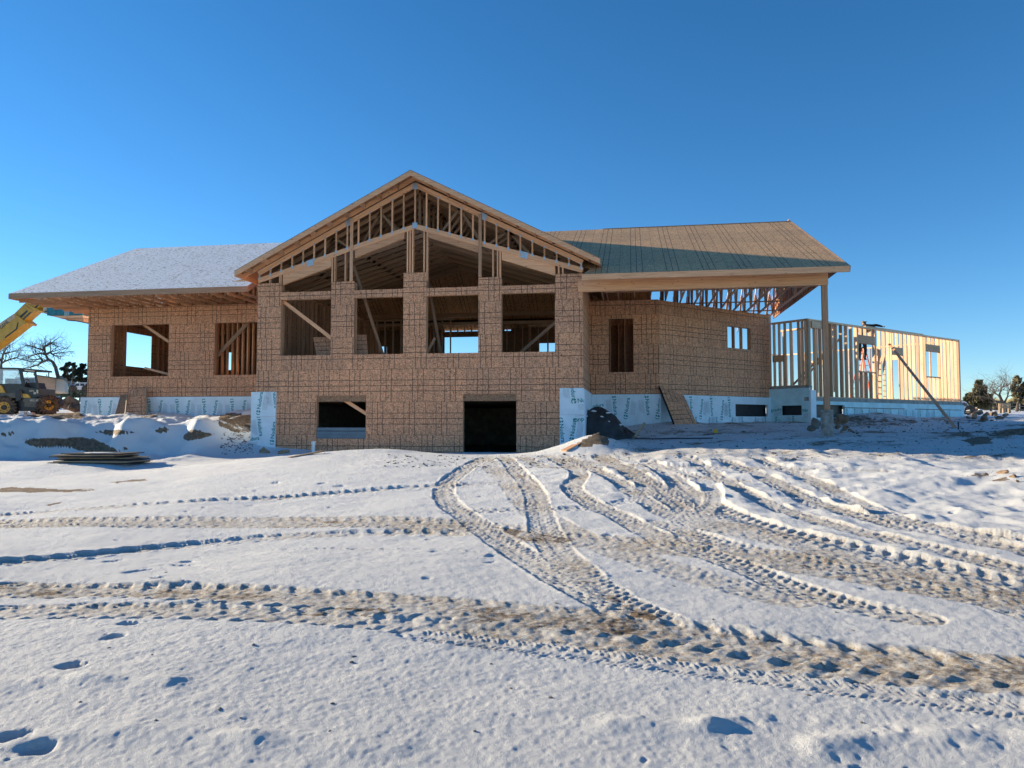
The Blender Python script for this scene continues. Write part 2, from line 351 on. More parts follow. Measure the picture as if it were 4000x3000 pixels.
# coarse evaluation of the smooth base, then interpolated
ci = np.unique(np.r_[np.arange(0, len(rows), 5), len(rows)-1]); cj = np.unique(np.r_[np.arange(0, NC, 12), NC-1])
Zc = base_z(GX[np.ix_(ci, cj)], GY[np.ix_(ci, cj)])
tmp = np.array([np.interp(np.arange(NC), cj, r) for r in Zc])
fi = np.interp(np.arange(len(rows)), ci, np.arange(len(ci))); i0 = np.minimum(fi.astype(int), len(ci)-2); fr = (fi-i0)[:, None]
GZ = tmp[i0]*(1-fr)+tmp[i0+1]*fr
GZ = bank_shape(GX, GY, GZ)+bumps(GX, GY)
_lat = rng.random((512, 512)).astype(np.float32)
def vnoise(X, Y, s, off=0):
    x = X/s+off*17.3+900; y = Y/s+off*9.1+900; xi = np.floor(x).astype(int); yi = np.floor(y).astype(int); fx = x-xi; fy = y-yi
    fx = fx*fx*(3-2*fx); fy = fy*fy*(3-2*fy); g = lambda a, b: _lat[(xi+a) & 511, (yi+b) & 511]
    return (g(0, 0)*(1-fx)+g(1, 0)*fx)*(1-fy)+(g(0, 1)*(1-fx)+g(1, 1)*fx)*fy-.5
near = np.clip((46-GY)/10, 0, 1)
base0 = GZ.copy()
wa = .94*GX+.35*GY; wb = -.35*GX+.94*GY                      # wind direction frame
GZ += near*(.07*vnoise(GX, GY, 2.3, 1)+.020*vnoise(GX, GY, .8, 2)+(.009+.012*np.clip((GY-6)/6, 0, 1))*vnoise(wa*.42, wb, .20, 3)+.02*np.clip((GY-8)/6, 0, 1)*vnoise(wa*.3, wb, .5, 20)+.006*vnoise(GX, GY, .10, 4)+.004*vnoise(wa, wb, .05, 5)+.005*vnoise(GX, GY, .024, 19)*np.clip((9-GY)/4, 0, 1))
dirt = np.zeros_like(GZ); packed = np.zeros_like(GZ)
# rough, churned snow: right of the tracks and in the shade of the house
def blob(px, py, r): 
    p = hit(px, py); return np.exp(-(((GX-p.x)**2+(GY-p.y)**2)/r**2))
rough = np.clip(blob(3300, 1950, 3.2)+blob(3800, 1980, 2.6)+blob(2900, 1860, 2.2)+.55*blob(3700, 1800, 4)+.5*blob(3000, 1760, 4)+.4*blob(2300, 1850, 2.5), 0, 1)
ridg = 1-2*np.abs(vnoise(GX, GY, .55, 7)*1.6)
GZ += rough*(.10*np.maximum(0, vnoise(GX, GY, .75, 6)+.08)+.055*ridg*.6+.05*vnoise(GX, GY, .28, 8)+.02*vnoise(GX, GY, .12, 9))
shade = np.clip((GY-17.5)/2, 0, 1)*np.clip((GX+1.5)/1.5, 0, 1)*near
GZ += shade*(.05*vnoise(wa*.35, wb, .3, 10)+.05*vnoise(GX, GY, .5, 11)+.03*vnoise(GX, GY, .2, 18))
dirt += shade*(.40+.34*vnoise(wa*.35, wb, 1.1, 12)+.22*vnoise(wa*.3, wb, .28, 15)+.14*vnoise(wa*.4, wb, .12, 16)); packed += shade*.35
bank = np.clip((GY-21)/1, 0, 1)*np.clip((-14-GX)/1, 0, 1)*near
GV = GY+1.6*GZ
GZ += bank*(.16*vnoise(GX, GY, 1.1, 13)+.05*vnoise(wa*.5, wb, .35, 14)+.20*vnoise(GX, GV, .8, 61)+.10*vnoise(GX, GV, .33, 62)+.04*vnoise(GX, GV, .14, 63))
GV = GY+1.6*GZ
# footprints and pits
def pit(px, py, r, depth, el=1.5, ang=.4):
    p = hit(px, py); c, s = math.cos(ang), math.sin(ang); a = (GX-p.x)*c+(GY-p.y)*s; b = -(GX-p.x)*s+(GY-p.y)*c
    global GZ
    r = r*.52; depth = depth*.85; m_ = (np.abs(a) < .6) & (np.abs(b) < .6)
    if not m_.any(): return
    x_, y_ = GX[m_], GY[m_]; q = (a[m_]/(r*el))**2+(b[m_]/r)**2; q = q*(1+1.1*vnoise(x_, y_, r*1.3, 51)+.5*vnoise(x_, y_, r*.5, 52))
    GZ[m_] += -depth*np.exp(-np.maximum(q, 0)**1.6)
for a in ((505, 2443, .085, .07), (445, 2497, .085, .08), (275, 2617, .09, .09), (35, 2890, .10, .06), (140, 2928, .10, .06), (730, 2185, .07, .05), (620, 2255, .07, .04),
          (1260, 1890, .1, .06), (3540, 2410, .07, .05), (3500, 2375, .07, .05), (1080, 1885, .1, .05), (1330, 1900, .12, .06), (870, 1950, .1, .05), (1240, 2080, .1, .05), (2290, 2120, .12, .05), (2330, 2125, .1, .05), (2180, 1930, .1, .05)):
    pit(*a)
rr = random.Random(3)
for _ in range(11):        # scuffed dents in the near right
    pit(rr.uniform(2500, 3980), rr.uniform(2800, 2990), rr.uniform(.025, .055), rr.uniform(.008, .016), rr.uniform(1, 2), rr.uniform(0, 3))
for _ in range(70):
    pit(rr.uniform(60, 3950), rr.uniform(1830, 2300), rr.uniform(.04, .09), rr.uniform(.015, .04), rr.uniform(1, 3), rr.uniform(0, 1))
# soft drift ridges low in the frame
for pts, h in ((((0, 2690), (300, 2680), (650, 2685)), .03), (((0, 2900), (500, 2860), (1000, 2890), (1500, 2930)), .02), (((2400, 2810), (2750, 2830), (2950, 2800)), .035), (((3200, 2890), (3600, 2850), (4000, 2860)), .04)):
    ps = [hit(*p) for p in pts]
    for a, b in zip(ps, ps[1:]):
        dx, dy = b.x-a.x, b.y-a.y; L = math.hypot(dx, dy); s_ = np.clip(((GX-a.x)*dx+(GY-a.y)*dy)/L/L, 0, 1)
        q = np.hypot(GX-a.x-s_*dx, GY-a.y-s_*dy); GZ += h*np.exp(-(q/.10)**2)*(.5+vnoise(GX, GY, .2, 3))
# wheel tracks, traced on the ground: points in a 2212 px wide view of the photograph
K = 4000/2212
TR = [ # points
 (((1480, 985), (1600, 1060), (1760, 1125), (1980, 1180), (2240, 1240)), .40, .03, .12, .018, .28, .5),
 (((1220, 985), (1330, 1040), (1430, 1105), (1560, 1150), (1760, 1190), (2000, 1250), (2240, 1325)), .38, .03, .11, .018, .30, .6),
 (((1540, 1120), (1700, 1170), (1900, 1215), (2240, 1275)), .36, .03, .10, .02, .34, .6),
 (((1130, 988), (1180, 1010), (1260, 1010), (1400, 1020), (1600, 1040)), .40, .02, .12, .014, .30, .6),
 (((1180, 985), (1300, 1000), (1460, 1010), (1620, 1010), (1900, 1020)), .5, .02, .12, .014, .22, .4),
 (((620, 1182), (900, 1186), (1080, 1196)), .1, .02, .1, .01, .0, .1), # width, depth, lug spacing, lug height, dirt, packed
 (((1040, 990), (1100, 1040), (1150, 1100), (1250, 1160), (1400, 1215), (1700, 1290)), .5, .015, .1, .010, .32, .35),
 (((0, 1128), (300, 1127), (600, 1124), (850, 1127), (1050, 1142), (1200, 1163), (1500, 1188), (1800, 1228), (2212, 1290)), .85, .030, .17, .014, .52, .9),
 (((0, 1108), (200, 1096), (500, 1080), (700, 1066), (960, 1048), (1095, 1041)), .42, .055, .26, .028, .22, .35),
 (((0, 1216), (200, 1193), (400, 1170), (560, 1155), (700, 1150), (830, 1148), (980, 1150)), .42, .065, .24, .032, .25, .35),
 (((1560, 995), (1660, 1035), (1760, 1085), (1900, 1125), (2060, 1160), (2240, 1200)), .46, .05, .16, .022, .42, .5),
 (((1640, 990), (1760, 1040), (1860, 1090), (2000, 1135), (2240, 1175)), .40, .045, .16, .022, .38, .4),
 (((1400, 995), (1450, 1030), (1490, 1065), (1570, 1105), (1700, 1150), (1900, 1195), (2240, 1262)), .46, .06, .2, .03, .42, .5),
 (((1300, 985), (1400, 1045), (1500, 1105), (1650, 1158), (1900, 1222), (2240, 1300)), .55, .045, .15, .025, .50, .7),
 (((1420, 1130), (1560, 1175), (1750, 1215), (1950, 1252), (2240, 1312)), .34, .04, .12, .02, .35, .4),
 (((975, 1108), (1100, 1102), (1250, 1100), (1340, 1088), (1392, 1062), (1375, 1028), (1320, 1004), (1240, 995)), .32, .04, .16, .02, .25, .3),
 (((1200, 990), (1252, 1024), (1236, 1054), (1270, 1085), (1330, 1112), (1420, 1160), (1550, 1205), (1700, 1258), (1850, 1304), (1985, 1328)), .40, .055, .11, .020, .42, .5),
 (((1350, 990), (1500, 1030), (1540, 1080), (1480, 1130), (1500, 1180)), .34, .03, .11, .016, .3, .3),
 (((1060, 985), (1010, 1010), (965, 1045), (968, 1085), (1030, 1130), (1100, 1180), (1180, 1232), (1280, 1290), (1400, 1335)), .40, .06, .10, .018, .38, .5),
 (((1085, 985), (1125, 1025), (1152, 1060), (1165, 1100), (1178, 1145), (1205, 1190), (1255, 1240), (1330, 1296), (1432, 1338)), .40, .05, .10, .018, .42, .5),
 (((0, 1322), (300, 1322), (560, 1330), (800, 1344), (1000, 1360), (1200, 1378), (1450, 1400), (1750, 1430), (2240, 1470)), .46, .045, .22, .030, .38, .6),
 (((0, 1272), (280, 1274), (520, 1288), (800, 1306), (1000, 1320), (1200, 1337), (1450, 1358), (1700, 1392), (2000, 1420), (2240, 1445)), .60, .055, .25, .034, .50, .9),
 (((900, 1372), (1200, 1400), (1500, 1437), (1800, 1476), (2240, 1528)), .26, .035, .045, .008, .12, .25),
]
def crom(P, step=.22):
    out = []; n = len(P)
    for i in range(n-1):
        p0, p1, p2, p3 = P[max(i-1, 0)], P[i], P[i+1], P[min(i+2, n-1)]; k = max(2, int((p2-p1).length/step))
        for j in range(k):
            t = j/k; out.append(.5*((2*p1)+(p2-p0)*t+(2*p0-5*p1+4*p2-p3)*t*t+(3*p1-p0-3*p2+p3)*t**3))
    out.append(P[-1]); return out
rlo = rows
for pts, w, dep, lsp, lh, dd, pk in TR:
    ps = crom([hit(a*K, b*K).to_2d() for a, b in pts])
    D = np.full(GX.shape, 9., np.float32); S = np.zeros(GX.shape, np.float32); Q = np.zeros(GX.shape, np.float32); s0 = 0
    for a, b in zip(ps, ps[1:]):
        L = (b-a).length
        if L < 1e-4: continue
        r0, r1 = np.searchsorted(rlo, (min(a.y, b.y)-.8, max(a.y, b.y)+.8)); 
        if r1 <= r0: continue
        x0, x1 = min(a.x, b.x)-.8, max(a.x, b.x)+.8
        c0 = int(max(0, min((x0-lo[r0:r1])/(hi-lo)[r0:r1])*NC)); c1 = int(min(NC, max((x1-lo[r0:r1])/(hi-lo)[r0:r1])*NC+1))
        if c1 <= c0: continue
        sl = (slice(r0, r1), slice(c0, c1)); x = GX[sl]-a.x; yv = GY[sl]-a.y; t = (b-a)/L
        s = np.clip(x*t.x+yv*t.y, 0, L); px_, py_ = x-s*t.x, yv-s*t.y; q = np.hypot(px_, py_); sg = np.sign(x*t.y-yv*t.x)
        k = q < D[sl]; D[sl] = np.where(k, q, D[sl]); S[sl] = np.where(k, s0+s, S[sl]); Q[sl] = np.where(k, q*sg, Q[sl]); s0 += L
    hw = w/2; Dn = D+.03*vnoise(GX, GY, .25, 21)
    if lsp < .2: dep = dep*.58
    inside = np.clip((hw-Dn)/.025+.5, 0, 1)
    keep = .55+.9*vnoise(GX, GY, 1.7, len(pts)+5); keep = np.clip(keep*1.6, .35, 1)
    side = (np.abs(Q) > hw*(.64 if lsp > .2 else .25))
    ph = S/lsp + np.abs(Q)/lsp*.55 + np.where(Q > 0, .5, 0)
    lug = (np.clip(np.sin(2*math.pi*ph)*2.2+.1, -1, 1)*.5+.5)*np.where(side, 1, .25)*lh*keep
    if lsp < .18: lug = lug*np.where(np.sin(2*math.pi*Q/.105+ph*3.1) > -.35, 1, .15)
    lug += .011*vnoise(GX, GY, .07, 31)+.009*vnoise(GX, GY, .16, 32)+.008*vnoise(GX, GY, .035, 34)
    berm = np.exp(-((Dn-hw-.02)/.024)**2)*dep*.20*np.clip(.35+1.6*vnoise(GX, GY, .4, 33)+.5*np.sin(2*math.pi*S/lsp)+1.2*vnoise(GX, GY, .08, 35), 0, 1.5)
    GZ = GZ*(1-inside)+(base0+.008*vnoise(wa, wb, .05, 5)+.07*vnoise(GX, GY, 2.3, 1)*near+.02*vnoise(GX, GY, .8, 2)*.5-dep*.66*keep+lug*.75)*inside + berm*(1-inside)
    dirt = np.maximum(dirt*(1-.4*inside), inside*(dd*.6+.13+.22*vnoise(GX, GY, 1.3, 22)+.20*vnoise(GX, GY, .22, 24)-.10*(lug > lh*.6)-.10*np.clip(np.abs(Q)/hw, 0, 1)))
    packed = np.maximum(packed*(1-.5*inside*(pk < .3)), inside*np.clip((.32 if pk > .3 else .02)+.55*pk+vnoise(GX, GY, .6, 23)*.7, 0, 1)*(1-.75*np.clip(lug/(lh*.75+1e-6)-.45, 0, 1)))
# patches of bare earth that the snow leaves open (photo outline -> place)
def visible_px():
    V = np.stack([GX, GY, GZ-CZ]); f = FW.x*V[0]+FW.y*V[1]+FW.z*V[2]; r = RT.x*V[0]+RT.y*V[1]; u = UP.x*V[0]+UP.y*V[1]+UP.z*V[2]
    f = np.where(f < .1, 1e9, f); return 2000+F_PX*r/f, 1500-F_PX*u/f
PXX, PYY = visible_px()
def patch(poly, amt, ymin=0, ymax=60, soft=5, lower=0):
    poly = np.array(poly, float); n = len(poly); ins = np.zeros(GX.shape, bool)
    X_ = PXX+22*vnoise(GX, GV, .5, 41)+8*vnoise(GX, GV, .2, 42); Y_ = PYY+10*vnoise(GX, GV, .45, 43)+3*vnoise(GX, GV, .16, 46)
    for i in range(n):
        (x1, y1), (x2, y2) = poly[i], poly[(i+1) % n]
        c = ((y1 > Y_) != (y2 > Y_)) & (X_ < (x2-x1)*(Y_-y1)/(y2-y1+1e-9)+x1); ins ^= c
    ins &= (GY > ymin) & (GY < ymax); global dirt, GZ
    dirt = np.where(ins, np.maximum(dirt, amt*.84+.25*vnoise(GX, GV, .3, 48)+.2*vnoise(GX, GV, .1, 49)), dirt)
    if lower: GZ = np.where(ins, GZ-lower+.06*vnoise(GX, GY, .3, 44), GZ)
for poly, amt, y0, y1, lw in (
  (((610, 1675), (650, 1668), (652, 1690), (615, 1690)), .9, 21, 27.5, 0),
  (((850, 1625), (900, 1612), (985, 1615), (985, 1690), (930, 1690), (860, 1660)), .72, 24, 29.5, 0),
  (((860, 1690), (985, 1680), (985, 1770), (930, 1760), (880, 1720)), .45, 22, 28, 0),
  (((560, 1618), (600, 1608), (660, 1625), (620, 1640), (480, 1640)), .6, 26, 29, 0),
  (((60, 1612), (330, 1608), (330, 1642), (130, 1646), (50, 1632)), .95, 25, 45, 0),
  (((200, 1530), (250, 1525), (300, 1560), (335, 1590), (335, 1610), (260, 1600), (220, 1560)), .8, 34, 80, 0),
  (((0, 1908), (120, 1904), (250, 1912), (380, 1912), (240, 1922), (60, 1926), (0, 1925)), .95, 8, 24, 0),
  (((420, 1885), (560, 1870), (600, 1878), (460, 1890)), .7, 8, 24, 0), (((180, 1968), (250, 1955), (240, 1965), (190, 1975)), .8, 8, 20, 0),
  (((2240, 1740), (2310, 1700), (2345, 1685), (2375, 1715), (2390, 1732), (2330, 1735), (2290, 1745)), .95, 20, 24, 0),
  (((3180, 1640), (3420, 1628), (3560, 1630), (3600, 1650), (3450, 1665), (3200, 1660)), .62, 28, 45, 0),
  (((3760, 1720), (3830, 1706), (3880, 1716), (3870, 1730), (3800, 1738)), .95, 22, 34, 0),
  (((3860, 1700), (3940, 1680), (4000, 1665), (4000, 1695), (3920, 1705)), .95, 22, 36, 0),
  (((3700, 1850), (3790, 1862), (3860, 1830), (3900, 1840), (3830, 1880), (3930, 1862), (3960, 1890), (3890, 1885)), .6, 12, 20, 0),
  (((3560, 1600), (3800, 1600), (3860, 1650), (3700, 1668), (3600, 1650)), .55, 33, 60, 0),
  (((1900, 2055), (2050, 2075), (2250, 2105), (2200, 2125), (2050, 2110)), .62, 5, 16, 0),
  (((2480, 2385), (2580, 2400), (2560, 2420), (2470, 2405)), .8, 4, 12, 0),
  (((2650, 2450), (3050, 2500), (3000, 2530), (2650, 2480)), .52, 3, 10, 0), (((1150, 2370), (1560, 2380), (1560, 2410), (1150, 2400)), .55, 3, 10, 0)):
    patch(poly, amt, y0, y1, lower=lw)
nz_ = .10*vnoise(GX, GZ, .35, 71)+.05*vnoise(GX, GZ, .12, 72)
for xc, rx, zc_, rz2, tilt, amt in ((-18.9, 1.75, .80, .20, -.11, 1.1), (-18.0, .95, 1.27, .09, -.02, 1.0), (-16.4, .3, 1.30, .08, 0, .9), (-15.1, .5, 1.15, .2, 0, .8), (-21.2, .25, 1.2, .07, 0, .8)):
    q_ = ((GX-xc)/rx)**2+((GZ+nz_-zc_-tilt*(GX-xc))/rz2)**2; q_ = np.where((GY > 21.5) & (GY < 27) & (GX < -14.2), q_, 9)
    dirt = np.maximum(dirt, amt*np.clip(1.25-q_, 0, .8)/.8)
# inside the cellar the ground lies below the slab
ins = (GX > -13.3) & (GX < -1.7) & (GY > 25.1) & (GY < 38); GZ = np.where(ins, np.minimum(GZ, .25), GZ)
ins = (GX > -23.4) & (GX < 5.0) & (GY > 29.2) & (GY < 38); GZ = np.where(ins, np.minimum(GZ, 2.2), GZ)
def grid_mesh(name, X, Y, Z, attrs, m):
    nr, nc = X.shape; me = bpy.data.meshes.new(name); nv = nr*nc
    me.vertices.add(nv); me.vertices.foreach_set('co', np.stack([X, Y, Z], -1).astype(np.float32).ravel())
    i = np.arange(nr-1)[:, None]*nc+np.arange(nc-1)[None]; q = np.stack([i, i+1, i+nc+1, i+nc], -1).reshape(-1)
    nf = (nr-1)*(nc-1); me.loops.add(nf*4); me.loops.foreach_set('vertex_index', q.astype(np.int32))
    me.polygons.add(nf); me.polygons.foreach_set('loop_start', np.arange(0, nf*4, 4, dtype=np.int32)); me.polygons.foreach_set('loop_total', np.full(nf, 4, np.int32))
    me.polygons.foreach_set('use_smooth', np.ones(nf, bool)); me.update(calc_edges=True)
    for k, a in attrs.items(): me.attributes.new(k, 'FLOAT', 'POINT').data.foreach_set('value', a.astype(np.float32).ravel())
    me.materials.append(m); o = bpy.data.objects.new(name, me); col.objects.link(o); return o
tag(grid_mesh('ground', GX, GY, GZ, {'dirt': np.clip(dirt, 0, 1.05), 'packed': packed}, M['ground']), kind='structure')
def gsurf(x, y):
    r = int(np.clip(np.searchsorted(rows, y), 1, len(rows)-1)); c = int(np.clip((x-lo[r])/(hi[r]-lo[r])*(NC-1), 0, NC-1)); return float(GZ[r, c])

# ------------------------------------------------------------------ THE HOUSE
YM, YL, YR = 25.0, 28.9, 29.0
FM = Frame((0, YM, 0), (1, 0, 0)); FL = Frame((0, YL, 0), (1, 0, 0)); FR = Frame((0, YR, 0), (1, 0, 0))
q = .70710678
CA = Vector((1.03, 29, 0)); FA = Frame(CA, (q, q, 0), (-q, q, 0))
uA = 7.0; PA = CA+Vector((q*uA, q*uA, 0))
FG1 = Frame(PA, (q, -q, 0), (q, q, 0)); uG1 = 1.86; PG = PA+Vector((q*uG1, -q*uG1, 0))
FG2 = Frame(PG, (q, q, 0), (-q, q, 0)); uG2 = 13.95
house = thing('house', (-8, 30, .5), 'large half built timber house sheathed in brown strand board with an open framed front gable', 'house')
FLOOR = 2.66
XL, XR = -13.42, -1.62
def rect(fr, x0, x1, y0, y1):
    u0, z1 = fr.uz(x0, y0); u1, z0 = fr.uz(x1, y1); return (u0, u1, z0, z1)
# openings of the main front
WIN = [rect(FM, 1098, 1291, 1172, 1386), rect(FM, 1384, 1574, 1165, 1383), rect(FM, 1665, 1868, 1155, 1378), rect(FM, 1959, 2168, 1146, 1372)]
WIN[0:0] = []
z_sill = sum(w[2] for w in WIN)/4; z_head = sum(w[3] for w in WIN)/4
WIN = [(a, b, z_sill, z_head) for a, b, c, d in WIN]
zband = sum(FM.uz(x, y)[1] for x, y in ((1195, 1140), (1480, 1130), (1765, 1122), (2065, 1114)))/4
PT = [FM.uz(1050, 1107)[1], FM.uz(1337, 1100)[1], FM.uz(1620, 1065)[1], FM.uz(1913, 1083)[1], FM.uz(2220, 1070)[1]]
ed = [XL, WIN[0][0], WIN[0][1], WIN[1][0], WIN[1][1], WIN[2][0], WIN[2][1], WIN[3][0], WIN[3][1], XR]
DOOR = rect(FM, 1809, 2017, 1539, 1800); CELW = rect(FM, 1237, 1428, 1546, 1714)
solids = [(XL, XR, .15, zband)] + [(ed[2*i], ed[2*i+1], zband, PT[i]) for i in range(5)]
b = MB(FM); b.wall(solids, WIN+[DOOR, CELW], 0, .02); b.build('wall_sheathing', M['osb'], house)
# framing just behind the sheathing round every opening
def jambs(fr, r, name='window_frame', sill=True, t=.04, dep=.16, d0=.021, m='lum'):
    b = MB(fr); u0, u1, z0, z1 = r
    b.box(u0-t, u0, d0, d0+dep, z0, z1); b.box(u1, u1+t, d0, d0+dep, z0, z1); b.box(u0-t, u1+t, d0, d0+dep, z1, z1+t)
    if sill: b.box(u0-t, u1+t, d0, d0+dep, z0-t, z0)
    return b.build(name, M[m], house)
for w in WIN: jambs(FM, w)
jambs(FM, DOOR, 'door_frame', False); jambs(FM, CELW)
b = MB(FM); b.box(CELW[0], CELW[1], .05, .12, CELW[2], CELW[2]+.20, .2)
for k in range(3): b.box(CELW[0], CELW[1], .03, .05, CELW[2]+.02+k*.13, CELW[2]+.13+k*.13, .3)
b.build('window_board', M['bluegrey'], house)
# studs behind the piers
for i in range(5):
    b = MB(FM); a, c = ed[2*i]+.02, ed[2*i+1]-.06; n = max(2, int((c-a)/.38)+1)
    for k in range(n):
        u = a+(c-a)*k/(n-1); b.box(u, u+.04, .2, .34, FLOOR, PT[i]-.02)
    b.build('pier_framing', M['lum'], house)

# gable truss
AP = lambda x, y, Y=YM: at(x, y, Y)
def line_z(fr, pl, pa, pr, side):       # straight symmetrical chord through three photo points
    ul, zl = fr.uz(*pl); ua, za = fr.uz(*pa); ur, zr = fr.uz(*pr); return za, (zl+zr)/2
UC = (XL+XR)/2
zta, zte = line_z(FM, (1008, 1063), (1620, 722), (2270, 1030), 0)
zba, zbe = line_z(FM, (1008, 1096), (1620, 884), (2270, 1056), 0)
tz = lambda u: zta-(zta-zte)*abs(u-UC)/(XR-UC); bz = lambda u: zba-(zba-zbe)*abs(u-UC)/(XR-UC)
gt = thing('tmp', (0, 0, 0), None, None); bpy.data.objects.remove(gt)
b = MB(FM); H = .17
for s in (-1, 1):
    e = UC+s*(XR-UC)
    b.bar((UC, .02, zta), (e, .02, zte), .04, H, tone=.7); b.bar((UC, .02, zba), (e, .02, zbe), .04, H, tone=.6)
chord = b.build('gable_truss', M['fir'], house)
n = 14
for k in range(-n, n+1):
    u = UC+k*(XR-UC-.05)/n; b = MB(FM); b.box(u-.028, u+.028, .0, .04, bz(u)+.07, tz(u)-.07); b.build('gable_stud', M['fir'], chord)
def plate(f): pl = MB(FM); f(pl); pl.build('connector_plate', M['steel'], chord)
for u, z, s in ((UC, zta-.05, .11), (UC, zba+.03, .1)): plate(lambda pl: pl.box(u-s*.9, u+s*.9, -.012, -.004, z-s, z+s))
for u in (UC-2.45, UC+2.45): plate(lambda pl: pl.bar((u-.12, -.008, tz(u-.12)-.01), (u+.12, -.008, tz(u+.12)-.01), .008, .22))
for u in (UC-3.9, UC+3.9): plate(lambda pl: pl.bar((u-.12, -.008, bz(u-.12)-.01), (u+.12, -.008, bz(u+.12)-.01), .008, .22))
for k in range(-n, n+1):
    u = UC+k*(XR-UC-.05)/n; plate(lambda pl: pl.box(u-.036, u+.036, -.006, -.002, bz(u)+.02, bz(u)+.12))
    if abs(k) > 6 or k % 2 == 0: plate(lambda pl: pl.box(u-.034, u+.034, -.006, -.002, tz(u)-.11, tz(u)-.05))
# sloping headers over the upper openings and the bare posts on top of the sheathed piers
for (x0, y0, x1, y1) in ((1103, 1112, 1293, 1041), (1385, 1007, 1578, 929), (1668, 925, 1868, 986), (1959, 1014, 2168, 1075)):
    u0, z0 = FM.uz(x0, y0); u1, z1 = FM.uz(x1, y1); b = MB(FM); b.prism([(u0, z0), (u1, z1), (u1, bz(u1)-.088), (u0, bz(u0)-.088)], .03, .14, random.random()); b.build('header_beam', M['fir'], house)
posts = [(1052, 0), (1092, 0), (1096, 0), (1296, 1), (1306, 1), (1347, 1), (1590, 2), (1600, 2), (1610, 2), (1655, 2), (1667, 2), (1925, 3), (1943, 3), (1953, 3), (2182, 4), (2198, 4)]
for x, i in posts:
    u, _ = FM.uz(x, 1090); b = MB(FM); b.box(u-.025, u+.025, .025, .165, PT[i]-.3, bz(u)-.05); b.build('pier_post', M['fir'], house)
for x, i in ((1374, 1), (1876, 3)):
    u, _ = FM.uz(x, 1000); b = MB(FM); b.box(u-.055, u+.055, -.045, .0-.005, PT[i]+.005, tz(u)+.02); b.build('long_post', M['lum'], house)

# gable roof: deck, fly rafters, lookouts
YF, YRDG = 24.4, 32.5
ga = at(1603, 663, YF); ge = (at(905, 1057, YF).z+at(2344, 1008, YF).z)/2; GH = 6.5; gu = ga.x
gzf = lambda u: ga.z-(ga.z-ge)*abs(u-gu)/GH
b = MB(W)
for s in (-1, 1):
    e = gu+s*GH; L = math.hypot(GH, ga.z-ge)
    T = [Vector((gu, YF, ga.z)), Vector((e, YF, ge)), Vector((e, 33.6, ge)), Vector((gu, 33.6, ga.z))]; B_ = [p-Vector((0, 0, .02)) for p in T]
    uv = [(0, 0), (0, L), (9.2, L), (9.2, 0)]
    b.face(T if s < 0 else T[::-1], uv if s < 0 else uv[::-1], .5); b.face(B_[::-1] if s < 0 else B_, uv[::-1] if s < 0 else uv, .5)
    b.face([T[0], T[1], B_[1], B_[0]], [(0, 0), (L, 0), (L, .02), (0, .02)], .5); b.face([T[1], T[2], B_[2], B_[1]], [(0, 0), (9, 0), (9, .02), (0, .02)], .5)
groof = b.build('gable_roof', M['osb_dim'], house)
for s in (-1, 1):
    b = MB(W); e = gu+s*GH; b.prism([(gu, ga.z-.021), (e, ge-.021), (e, ge-.20), (gu, ga.z-.20)], YF, YF+.04, .6); b.build('fly_rafter', M['fir'], groof)
    for k in range(1, 11):
        u = gu+s*GH*k/10.6; b = MB(W); b.box(u-.02, u+.02, YF+.041, YM-.02, gzf(u)-.20, gzf(u)-.03); b.build('lookout', M['lum'], groof)
    b = MB(W); b.prism([(gu, ga.z-.021), (e, ge-.021), (e, ge-.17), (gu, ga.z-.17)], YM-.015, YM+.02); b.build('barge_rafter', M['fir'], groof)
    b = MB(W); b.box(e-.02, e+.02, YF+.045, 33.5, ge-.2, ge-.025); b.build('eave_board', M['lum'], groof)
# scissor trusses of the great room
for k in range(1, 13):
    Y = YM+.61*k; b = MB(W); o = 0
    for s in (-1, 1):
        e = UC+s*(XR-UC-.05)
        b.bar((UC, Y, zta-.02), (e, Y, zte-.02), .04, .13); b.bar((UC, Y, zba), (e, Y, zbe), .04, .15)
        for t0, t1 in ((.12, .25), (.40, .25), (.40, .55), (.72, .55), (.72, .85)):
            u0, u1 = UC+s*t0*(XR-UC), UC+s*t1*(XR-UC); b.bar((u0, Y, bz(u0)), (u1, Y, tz(u1)), .04, .09)
    b.bar((UC, Y, zba), (UC, Y, zta), .04, .09, up=(1, 0, 0))
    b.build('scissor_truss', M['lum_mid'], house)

# wing roofs
zrR = at(3130, 857, YRDG).z; zrL = at(1069, 954, YRDG).z; ZR = (zrR+zrL)/2; ZR = min(ZR, ga.z-.12)
YER = 24.2; zER = (at(3333, 1032, YER).z+at(2275, 1076, YER).z)/2
YEL = 26.5; zEL = (at(37, 1144, YEL).z+at(968, 1119, YEL).z)/2; uEL = at(37, 1144, YEL).x; uEL2 = at(968, 1120, YEL).x
XRR = 6.68
def deck(name, pts, m, attr=None, t=.02, uvo=(0, 0), label=None):
    P = [Vector(p) for p in pts]; n_ = (P[1]-P[0]).cross(P[2]-P[0]).normalized(); n_ = n_ if n_.z > 0 else -n_
    e0 = (P[1]-P[0]).normalized(); e1 = n_.cross(e0)
    uv = [((p-P[0]).dot(e0)+uvo[0], (p-P[0]).dot(e1)+uvo[1]) for p in P]; Q = [p-n_*t for p in P]; b = MB(W)
    if (P[1]-P[0]).cross(P[2]-P[0]).z < 0: P, Q, uv = P[::-1], Q[::-1], uv[::-1]
    b.face(P, uv, .5); b.face(Q[::-1], uv[::-1], .5); k = len(P)
    for i in range(k):
        j = (i+1) % k; b.face([Q[i], Q[j], P[j], P[i]], [(0, 0), (1, 0), (1, .02), (0, .02)], .5)
    o = b.build(name, m, house, label)
    if attr is not None: o.data.attributes.new('snow', 'FLOAT', 'POINT').data.foreach_set('value', [attr]*len(o.data.vertices))
    return o
vt = GH*(ga.z-ZR)/(ga.z-ge)
